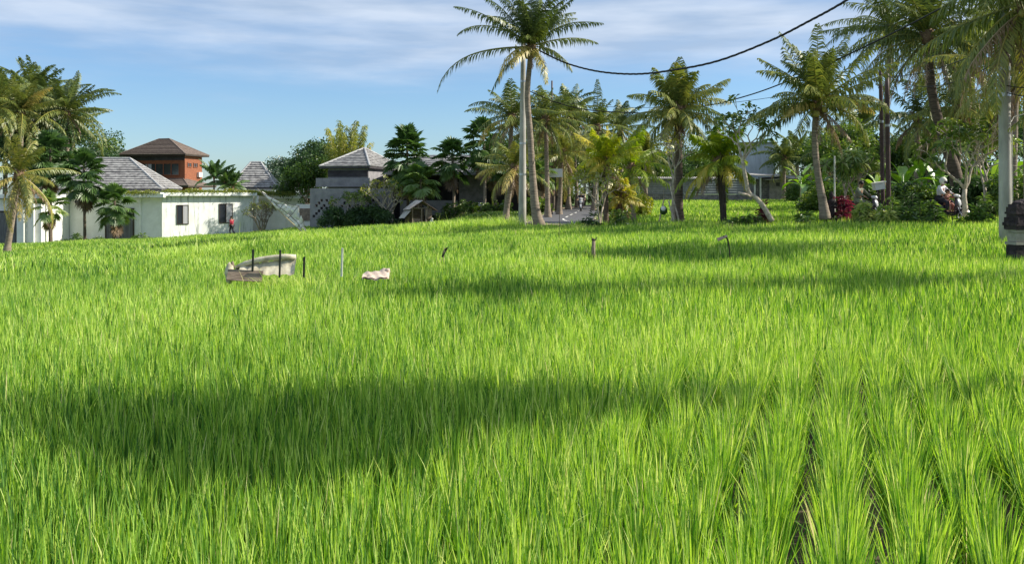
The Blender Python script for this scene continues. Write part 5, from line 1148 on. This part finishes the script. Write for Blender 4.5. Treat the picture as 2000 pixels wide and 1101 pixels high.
# scraps on sticks used to scare birds
t = thing('scarecrow_stick', 'stick with a dark rag standing at the middle left of the field', 'scarecrow', X0(866, 505, 20.5)); t.scale = (.85,.85,.85); g = Geo(); tube(g, [(0,0,-.15),(.01,0,.15),(.03,0,.3)], .012, 5); part('stick', g, MT['bamb'], t)
g = Geo(); V = [(-.05,0,.05),(.0,.02,.22),(.08,.0,.29),(.13,-.02,.31),(.09,.02,.22),(.04,-.03,.14),(.0,.0,.02),(-.03,.03,.12)]; g.add(V+[(a_, b_+.02, c_) for a_, b_, c_ in V], [(0,1,5,6),(1,2,4,5),(8,14,13,9),(9,13,12,10)], [(2,3,4),(10,12,11),(0,7,1)]); part('rag', g, MT['woodd'], t)
t = thing('forked_post', 'weathered grey post with a torn forked top in the middle of the field', 'post', X0(1159, 500, 21.5)); t.scale = (.8,.8,.8); g = Geo(); tube(g, [(0,0,-.15),(0,0,.2),(.01,0,.44)], [.055,.055,.05], 9); part('post', g, MT['wood'], t, True); g = Geo(); tube(g, [(.0,0,.42),(-.05,0,.56)], [.035,.008], 6); tube(g, [(.02,0,.42),(.11,0,.56)], [.03,.006], 6); ellipsoid(g, (.0,0,.47), (.06,.05,.045), 8, 6); part('torn_top', g, MT['woodd'], t)
t = thing('bent_stick', 'bent dark stick carrying a curled brown scrap on the right half of the field', 'stick', X0(1426, 498, 20.5)); t.scale = (.78,.78,.85); g = Geo(); P = smooth_path([(.0,0,-.15),(-.02,0,.12),(-.06,0,.36),(-.12,0,.47),(-.2,0,.49)], 5); tube(g, P, .022, 7); part('stick', g, MT['woodd'], t, True)
g = Geo(); V, Q = sheet([(-.36,-.1,.38),(-.36,.1,.44),(-.09,.1,.52),(-.09,-.1,.50)], 6, .01); g.add(V, Q); part('scrap', g, MT['pale_wood'], t)
stick('thin_rod', 'thin dark rod standing in the rice before the road mouth', X0(1091, 487, 30), X0(1093, 380, 30), .010, 'woodd', None, 'rod')
g = Geo(); n = 900; x = rng.normal(px(560,15.9), .38, n); y = rng.normal(15.9, .18, n); blades(g, np.stack([x, y, ground(x, y)], 1), rng.uniform(0, 6.3, n), np.abs(rng.normal(0, .5, n)), rng.uniform(.4, .75, n), np.full(n, .010), rng.uniform(.2, 1.6, n), 4, rng.uniform(.78, 1, n)); struct('bleached_grass', g, MT['rice'], kind='stuff')
# pale bleached grass tuft at the road mouth
g = Geo(); n = 1500; x = rng.normal(px(1130,41.5), .55, n); y = rng.normal(41.5, .5, n); blades(g, np.stack([x, y, ground(x, y)], 1), rng.uniform(0, 6.3, n), np.abs(rng.normal(0, .5, n)), rng.uniform(.3, .6, n), np.full(n, .022), rng.uniform(.2, 1.3, n), 3, rng.uniform(.8, 1, n)); struct('dry_grass_tuft', g, MT['rice'], kind='stuff')
# torn white banner on a leaning bamboo pole
A = np.array(X0(606, 468, 60)); B = np.array(X0(503, 369, 62)); D = B-A
t = thing('leaning_banner', 'torn white plastic strips hanging along a leaning bamboo pole before the villa annex', 'banner', tuple(A)); g = Geo(); tube(g, [-D*.05, D*.5+[0,0,-.08], D], [.035,.03,.018], 7); part('pole', g, MT['bamb'], t, True)
g = Geo(); U = unit(D); rg = np.random.default_rng(3)
def bw(s): return .10+.95*math.exp(-((s-.42)/.24)**2)
OUT = unit(np.array([.62, -.25, .72])); ns, nt = 15, 4; pg = Geo(); eg = Geo()
pt_ = lambda a_, b_: D*(.06+.86*a_/ns)+OUT*bw(.06+.86*a_/ns)*(b_/nt)*(1+.12*math.sin(a_*2.3))+np.array([.03*math.sin(a_*1.7+b_), .05*math.sin(a_+b_*2), -.05*math.sin(b_*1.9+a_*.8)])
for a_ in range(ns):
    for b_ in range(nt):
        if b_ and rg.random() < .13: continue
        q_ = [pt_(a_,b_), pt_(a_+1,b_), pt_(a_+1,b_+1), pt_(a_,b_+1)]; c_ = sum(q_)/4; k_ = rg.uniform(.86, 1.04)
        v_ = [c_+(x_-c_)*k_*rg.uniform(.85, 1.05) for x_ in q_]; m_ = [(v_[z_]+v_[(z_+1)%4])/2+(v_[z_]+v_[(z_+1)%4]-2*c_)*.08 for z_ in range(4)]
        ring = [v_[0], m_[0], v_[1], m_[1], v_[2], m_[2], v_[3], m_[3]]; pg.add(ring+[c_+[0,-.05,0]]+[x_+[0,.02,0] for x_ in ring]+[c_+[0,.02,0]], None, [(z_, (z_+1)%8, 8) for z_ in range(8)]+[(9+(z_+1)%8, 9+z_, 17) for z_ in range(8)])
part('torn_sheet', pg, MT['plastic'], t)
for b_ in (1, nt): tube(eg, [pt_(a_, b_)+[0,-.03,0] for a_ in range(ns+1)], .014, 5)
for a_ in range(0, ns+1, 3): tube(eg, [pt_(a_, b_)+[0,-.035,0] for b_ in range(nt+1)], .012, 4)
part('dark_edging', eg, MT['woodd'], t)
# carved stone pillar at the right
PX, PY = px(1987, 19.5), 19.5; PZ = gz(PX, PY)
t = thing('stone_pillar', 'dark carved stone gate pillar with stepped cap cut by the right edge', 'pillar', (PX, PY, PZ), R(12))
ht = pz(395, 19.5)-PZ
g = Geo(); box(g, (0,0,.27*ht/1.33), (.30,.30,.57*ht/1.33)); part('base', g, MT['stone'], t)
g = Geo()
for z_, w_, h_ in ((.585,.34,.05),(.70,.27,.17),(.81,.31,.045)): box(g, (0,0,z_*ht/1.33), (w_,w_,h_*ht/1.33))
part('pale_bands', g, MT['stonel'], t)
g = Geo()
for z_, w_, h_ in ((.87,.36,.07),(.935,.40,.06),(.985,.34,.04),(1.06,.29,.11),(1.135,.34,.04),(1.20,.30,.09),(1.27,.25,.05)): box(g, (0,0,z_*ht/1.33), (w_,w_,h_*ht/1.33))
for k in range(4): box(g, (.17*cos(k*pi/2+pi/4)*1.2, .17*sin(k*pi/2+pi/4)*1.2, 1.0*ht/1.33), (.09,.09,.13), rz=pi/4)
part('cap', g, MT['stone'], t)
g = Geo(); ellipsoid(g, (.2,.05,1.28*ht/1.33), (.22,.16,.12), 10, 8, noise=.35); ellipsoid(g, (.02,0,1.3*ht/1.33), (.13,.13,.06), 10, 6, noise=.3); part('carved_top', g, MT['stone'], t)
t = thing('stone_pillar', 'second dark stone pillar mostly beyond the right edge, joined by a curled stone', 'pillar', (PX+.42, PY+.1, PZ), R(12)); g = Geo(); box(g, (0,0,.53), (.34,.34,1.06)); part('base', g, MT['stone'], t); g = Geo()
for z_, w_ in ((1.08,.42),(1.17,.36),(1.26,.28)): box(g, (0,0,z_), (w_,w_,.085))
part('cap', g, MT['stone'], t)
# dark statue by the palm
SX, SY = px(1624, 36.3), 36.3; t = thing('stone_statue', 'dark stone figure on a plinth standing right of the curved palm trunk', 'statue', (SX, SY, gz(SX, SY)), 0, None)
g = Geo(); box(g, (0,0,.13), (.36,.32,.36)); box(g, (0,0,.34), (.30,.28,.07)); part('plinth', g, MT['stone'], t)
g = Geo(); loft(g, [(.36,0,0,.12,.11),(.55,0,0,.13,.12),(.75,0,0,.105,.10),(.85,0,0,.12,.10),(1.0,0,0,.145,.10),(1.08,0,0,.12,.09),(1.12,0,0,.05,.05),(1.15,0,-.005,.055,.06),(1.22,0,-.01,.08,.085),(1.30,0,-.005,.075,.08),(1.36,0,0,.05,.05),(1.42,0,0,.02,.02)], 'z', 12, 2.1)
for s_ in (-1,1): tube(g, [(s_*.13,0,1.04),(s_*.18,-.03,.88),(s_*.12,-.12,.80),(s_*.03,-.15,.84)], [.045,.042,.036,.03], 7); ellipsoid(g, (s_*.075,0,1.23), (.02,.03,.04), 6, 5)
part('figure', g, MT['stone'], t, True)

# ------------------------------------------------------------------ people and two wheelers
def skin_part(name, J, E, Rd, mat, parent, sub=1, root=0):
    me = bpy.data.meshes.new(name); me.from_pydata([tuple(j) for j in J], E, []); ob = bpy.data.objects.new(name, me); COL.objects.link(ob)
    ob.modifiers.new('s', 'SKIN')
    if not me.skin_vertices: me.attributes.new('skin', 'FLOAT', 'POINT')
    sv = me.skin_vertices[0].data
    for i, r_ in enumerate(Rd):
        sv[i].radius = (r_, r_) if not isinstance(r_, tuple) else r_; sv[i].use_root = (i == root)
    m = ob.modifiers.new('u', 'SUBSURF'); m.levels = sub; m.render_levels = sub
    bpy.context.view_layer.update(); dg = bpy.context.evaluated_depsgraph_get(); m2 = bpy.data.meshes.new_from_object(ob.evaluated_get(dg))
    ob.modifiers.clear(); ob.data = m2; m2.materials.clear(); m2.materials.append(mat)
    m2.polygons.foreach_set('use_smooth', np.ones(len(m2.polygons), bool)); ob.parent = parent; return ob
def person(label, loc, rz, P, shirt, trouser, sc=1.0, helmet=None, group=None, shoes='black'):
    """P: joints (local, +x is forward, +y is the person's left). body is one skinned surface; clothes follow the same joints"""
    t = thing('person', label, 'person', loc, rz, group); K = {k: np.array(v, float) for k, v in P.items()}
    J = []; E = []; Rd = []
    def add(p, r_, par=None):
        J.append(np.array(p, float)); Rd.append(r_); 
        if par is not None: E.append((par, len(J)-1))
        return len(J)-1
    pel = add(K['pelvis'], .12*sc); ch = add(K['chest'], .135*sc, pel); nk = add(K['neck'], .055*sc, ch)
    hd = unit(K['head']-K['neck']); fw = unit(K['face']); 
    h0 = add(K['neck']+hd*.07*sc+fw*.01, .062*sc, nk); h1 = add(K['head']-hd*.01, (.078*sc, .095*sc), h0); add(K['head']+hd*.075*sc, .072*sc, h1)
    for s_, q in (('l',1),('r',-1)):
        sh = add(K['sh_'+s_], .062*sc, ch); el = add(K['el_'+s_], .043*sc, sh); wr = add(K['wr_'+s_], .028*sc, el)
        d = unit(K['wr_'+s_]-K['el_'+s_]); pm = add(K['wr_'+s_]+d*.05*sc, (.036*sc, .018*sc), wr)
        side = unit(np.cross(d, [0,0,1.])+1e-3)
        for f_ in range(4):
            b = add(K['wr_'+s_]+d*.09*sc+side*(f_-1.5)*.019*sc, .009*sc, pm); add(J[b]+d*(.045+.006*(f_ in (1,2)))*sc+np.array([0,0,-.022])*sc, .007*sc, b)
        b = add(K['wr_'+s_]+d*.04*sc-side*q*.035*sc, .010*sc, pm); add(J[b]+(d*.03-side*q*.012)*sc, .008*sc, b)
        hp = add(K['hip_'+s_], .09*sc, pel); kn = add(K['kn_'+s_], .057*sc, hp); an = add(K['an_'+s_], .036*sc, kn); f1 = K['toe_'+s_]-K['an_'+s_]; add(K['an_'+s_]+f1, (.04*sc, .026*sc), an)
    skin_part('body', J, E, Rd, MT['skin'], t, 1)
    # face: nose, brows/eyes, ears, hair share the head
    hg = Geo(); up = hd; sdv = unit(np.cross(up, fw)); c = K['head']
    if helmet is None:
        ellipsoid(hg, c+up*.035*sc-fw*.018*sc, (.098*sc,.094*sc,.10*sc), 12, 8); part('hair', hg, MT['hair'], t, True)
    else:
        ellipsoid(hg, c+up*.03*sc-fw*.01*sc, (.145*sc,.14*sc,.15*sc), 16, 12); h_ = part('helmet', hg, MT[helmet], t, True)
        vg = Geo(); ellipsoid(vg, c+fw*.06*sc+up*.0, (.10*sc,.11*sc,.075*sc), 12, 8); part('visor', vg, MT['glass'], h_, True)
    fg = Geo(); ellipsoid(fg, c+fw*.098*sc-up*.01*sc, (.016*sc,.014*sc,.022*sc), 8, 6)
    for q in (1,-1): ellipsoid(fg, c+sdv*q*.082*sc, (.018*sc,.012*sc,.03*sc), 8, 6)
    part('nose_and_ears', fg, MT['skin'], t, True)
    eg = Geo()
    for q in (1,-1): ellipsoid(eg, c+fw*.09*sc+sdv*q*.032*sc+up*.015*sc, (.010*sc,.012*sc,.007*sc), 6, 5)
    ellipsoid(eg, c+fw*.09*sc-up*.048*sc, (.008*sc,.024*sc,.006*sc), 6, 5); part('eyes_and_mouth', eg, MT['hair'], t, True)
    # shirt
    J = []; E = []; Rd = []
    pel = add(K['pelvis']+[0,0,.02], .142*sc); ch = add(K['chest'], .155*sc, pel); add(K['chest']*.35+K['neck']*.65, .085*sc, ch)
    for s_ in 'lr':
        sh = add(K['sh_'+s_], .082*sc, ch); el = add(K['el_'+s_], .062*sc, sh); add(K['el_'+s_]*.35+K['wr_'+s_]*.65, .046*sc, el)
    skin_part('shirt', J, E, Rd, MT[shirt], t, 1)
    J = []; E = []; Rd = []; pel = add(K['pelvis'], .142*sc)
    for s_ in 'lr':
        hp = add(K['hip_'+s_], .108*sc, pel); kn = add(K['kn_'+s_], .077*sc, hp); add(K['kn_'+s_]*.12+K['an_'+s_]*.88, .058*sc, kn)
    skin_part('trousers', J, E, Rd, MT[trouser], t, 1)
    for s_ in 'lr':
        sg = Geo(); a_ = K['an_'+s_]; b_ = K['toe_'+s_]; tube(sg, [a_*1.15-b_*.15+[0,0,-.02*sc], a_*.5+b_*.5+[0,0,-.02*sc], b_+[0,0,-.01]], [.045*sc,.048*sc,.03*sc], 8); part('shoe', sg, MT[shoes], t, True)
    return t
walk = dict(pelvis=(0,0,.93), chest=(.04,0,1.25), neck=(.05,0,1.47), head=(.09,0,1.62), face=(1,0,-.15), sh_l=(.04,.18,1.41), sh_r=(.04,-.18,1.41), el_l=(-.08,.23,1.14), el_r=(.18,-.24,1.16), wr_l=(.06,.22,.93), wr_r=(.38,-.18,1.04),
  hip_l=(0,.09,.88), hip_r=(0,-.09,.88), kn_l=(.16,.09,.50), kn_r=(-.02,-.09,.48), an_l=(.06,.09,.11), an_r=(-.30,-.09,.14), toe_l=(.20,.10,.05), toe_r=(-.17,-.10,.05))
a = at(453, 80); person('man in a dark red shirt walking past the right window of the white villa', (a[0], a[1], pz(461, 80)), R(150), walk, 'redcloth', 'darkcloth')

def scooter(label, loc, rz, front='paintw', body='paint', group='scooters on the road'):
    t = thing('scooter', label, 'scooter', loc, rz, group); wr = .27
    for nm, x_ in (('wheel', .62), ('wheel', -.60)):
        g = Geo(); a = np.linspace(0, 2*pi, 25); R_, r_ = wr-.045, .045; V = []
        for u in a[:-1]:
            for w_ in np.linspace(0, 2*pi, 9)[:-1]: V.append((x_+(R_+r_*cos(w_))*cos(u), r_*1.1*sin(w_), wr+(R_+r_*cos(w_))*sin(u)))
        g.add(V, [(i*8+j, i*8+(j+1)%8, ((i+1)%24)*8+(j+1)%8, ((i+1)%24)*8+j) for i in range(24) for j in range(8)]); w = part('wheel', g, MT['rubber'], t, True)
        g = Geo(); lathe(g, [(R_-.02,-.03),(R_-.045,-.02),(R_-.045,.02),(R_-.02,.03)], (x_,0,wr), 20, 'y'); lathe(g, [(0,-.05),(.05,-.05),(.06,0),(.05,.05),(0,.05)], (x_,0,wr), 12, 'y')
        for k in range(5): a_ = k*2*pi/5; tube(g, [(x_+.05*cos(a_),0,wr+.05*sin(a_)), (x_+.19*cos(a_),0,wr+.19*sin(a_))], .013, 5)
        part('rim', g, MT['chrome'], w)
    g = Geo(); loft(g, [(-.98,0,.74,.03,.02),(-.92,0,.74,.09,.06),(-.75,0,.70,.13,.11),(-.5,0,.66,.15,.15),(-.25,0,.60,.15,.19),(-.1,0,.52,.13,.20),(-.02,0,.40,.12,.12)], 'x', 14, 2.4); part('rear_body', g, MT[body], t, True)
    g = Geo(); loft(g, [(-.70,0,.83,.10,.03),(-.6,0,.85,.125,.045),(-.35,0,.83,.135,.05),(-.12,0,.77,.12,.05),(-.02,0,.72,.07,.03)], 'x', 12, 2.4); part('seat', g, MT['black'], t, True)
    g = Geo(); box(g, (.13,0,.30), (.42,.26,.07)); box(g, (-.25,0,.32), (.5,.2,.16)); tube(g, [(-.6,-.1,.27),(-.3,-.1,.3),(0,-.08,.3)], .045, 8); part('floorboard', g, MT['black'], t)
    g = Geo(); loft(g, [(.28,.33,0,.04,.13),(.45,.37,0,.055,.17),(.62,.41,0,.07,.20),(.78,.42,0,.08,.19),(.92,.38,0,.07,.14),(.98,.36,0,.05,.10)], 'z', 14, 2.4); part('front_apron', g, MT[body], t, True)
    g = Geo(); loft(g, [(.62,.49,0,.02,.05),(.72,.50,0,.035,.11),(.84,.47,0,.035,.13),(.93,.44,0,.02,.09)], 'z', 12, 2.2); part('nose_panel', g, MT[front], t, True)
    g = Geo(); ellipsoid(g, (.44,0,1.02), (.075,.11,.065), 12, 8); hd = part('headlight', g, MT['lampglass'], t, True)
    g = Geo(); ellipsoid(g, (.36,0,1.04), (.10,.17,.07), 12, 8); part('handlebar_cover', g, MT[front], t, True)
    g = Geo(); tube(g, [(.28,.34,1.02),(.34,.15,1.03),(.36,0,1.03),(.34,-.15,1.03),(.28,-.34,1.02)], .018, 7); part('handlebar', g, MT['black'], t, True)
    for s_ in (1,-1):
        g = Geo(); tube(g, [(.33,s_*.22,1.04),(.34,s_*.28,1.16),(.33,s_*.32,1.24)], .008, 5); ellipsoid(g, (.33,s_*.33,1.28), (.02,.06,.045), 10, 7); part('mirror', g, MT['black'], t, True)
        g = Geo(); tube(g, [(.40,s_*.07,.72),(.50,s_*.075,.5),(.62,s_*.075,.27)], .02, 6); part('fork', g, MT['chrome'], t)
    g = Geo(); V = []
    for k in range(11):
        a = R(10+k*15); 
        for y_ in (-.06,0,.06): V.append((.62+cos(a)*(.31-.25*abs(y_)), y_, wr+sin(a)*(.31-.25*abs(y_))))
    o = len(V); V += [(x_*.985+.0093, y_, z_-.012) for x_, y_, z_ in V]; Qs = [(i*3+j, i*3+j+1, (i+1)*3+j+1, (i+1)*3+j) for i in range(10) for j in range(2)]; g.add(V, Qs+[tuple(o+q for q in reversed(f_)) for f_ in Qs]); part('front_mudguard', g, MT[front], t, True)
    g = Geo(); box(g, (-1.0,0,.58), (.03,.18,.2), tilt=(0,.3)); box(g, (-.95,0,.5), (.2,.14,.02), tilt=(0,.6)); part('rear_mudguard', g, MT['black'], t)
    g = Geo(); ellipsoid(g, (-.97,0,.76), (.03,.09,.04), 8, 6); part('tail_light', g, MT['redcloth'], t, True)
    return t
ride = dict(pelvis=(-.32,0,.95), chest=(-.24,0,1.25), neck=(-.20,0,1.45), head=(-.16,0,1.60), face=(1,0,-.1), sh_l=(-.21,.18,1.39), sh_r=(-.21,-.18,1.39), el_l=(-.06,.29,1.18), el_r=(-.06,-.29,1.18), wr_l=(.17,.31,1.07), wr_r=(.17,-.31,1.07),
  hip_l=(-.28,.10,.92), hip_r=(-.28,-.10,.92), kn_l=(.12,.19,.80), kn_r=(.12,-.19,.80), an_l=(.06,.14,.43), an_r=(.06,-.14,.43), toe_l=(.21,.15,.38), toe_r=(.21,-.15,.38))
def shift(P, dx, dz, sc=1, keep=('face',)):
    return {k: (v if k in keep else ((v[0]-(-.32))*sc-.32+dx, v[1]*sc, (v[2]-.95)*sc+.95+dz)) for k, v in P.items()}
# right motorcycle with an adult and a child in front
MX, MY = px(1850, 36.2), 36.2; MZ = float(polydist(RP, np.array([MX]), np.array([MY]))[2][0])+.02; mr_ = R(-52)
scooter('scooter carrying an adult in a white helmet and a child, among the right roadside shrubs', (MX, MY, MZ), mr_)
person('adult rider in white helmet and pale shirt on the right hand scooter', (MX, MY, MZ), mr_, ride, 'whitecloth', 'darkcloth', helmet='plastic')
kid = dict(pelvis=(-.02,0,.80), chest=(.0,0,.98), neck=(.02,0,1.10), head=(.04,0,1.22), face=(1,0,-.1), sh_l=(.01,.12,1.07), sh_r=(.01,-.12,1.07), el_l=(.10,.18,.97), el_r=(.10,-.18,.97), wr_l=(.22,.16,1.0), wr_r=(.22,-.16,1.0), hip_l=(0,.06,.78), hip_r=(0,-.06,.78), kn_l=(.2,.12,.68), kn_r=(.2,-.12,.68), an_l=(.17,.12,.42), an_r=(.17,-.12,.42), toe_l=(.28,.12,.38), toe_r=(.28,-.12,.38))
person('bareheaded child in pink standing between the adult rider and the handlebar', (MX, MY, MZ), mr_, kid, 'pinkcloth', 'pinkcloth', .72)
# scooter half hidden behind the shrubs
MX, MY = px(1690, 37.6), 37.6; MZ = float(polydist(RP, np.array([MX]), np.array([MY]))[2][0])+.02; mr_ = R(-48)
scooter('scooter mostly hidden by shrubs left of the paired dark posts', (MX, MY, MZ), mr_)
person('bareheaded man in olive clothes riding behind the shrubs left of the paired posts', (MX, MY, MZ), mr_, shift(ride, 0, -.02), 'greycloth', 'greycloth')
# oncoming scooter down the road
MX, MY = px(1135, 76), 76.0; MZ = float(polydist(RP, np.array([MX]), np.array([MY]))[2][0])+.02; mr_ = R(-97)
scooter('oncoming scooter with two riders on the curving road in the distance', (MX, MY, MZ), mr_)
person('dark clad rider steering the oncoming scooter on the curving road', (MX, MY, MZ), mr_, shift(ride, 0, -.1), 'darkcloth', 'darkcloth', helmet='black')
person('passenger in a cream shirt sitting behind the oncoming rider', (MX, MY, MZ), mr_, {k: (v if k == 'face' else (v[0]-.38, v[1]+(.12 if k in ('chest','neck','head','sh_l','sh_r') else 0), v[2])) for k, v in ride.items()}, 'yellowcloth', 'darkcloth')
# low wooded hill far off
g = Geo(); n = 26000; a = rng.uniform(0, 2*pi, n); q = np.sqrt(rng.random(n)); X_ = -250+q*np.cos(a)*45; Y_ = 560+q*np.sin(a)*30; Z_ = 27*(1-q*q)+2+rng.normal(0, .8, n)
leaves(g, np.stack([X_,Y_,Z_], 1), rdir(n), rdir(n), 1.8, 1.3, rng.uniform(.2, .7, n)); struct('wooded_hill_trees', g, MT['leafb'], kind='stuff')
g = Geo(); ellipsoid(g, (-250,560,-2), (46,31,29), 28, 16); struct('hill', g, MT['ground'], True)
print('objects', len(bpy.data.objects), 'verts', sum(len(m.vertices) for m in bpy.data.meshes))
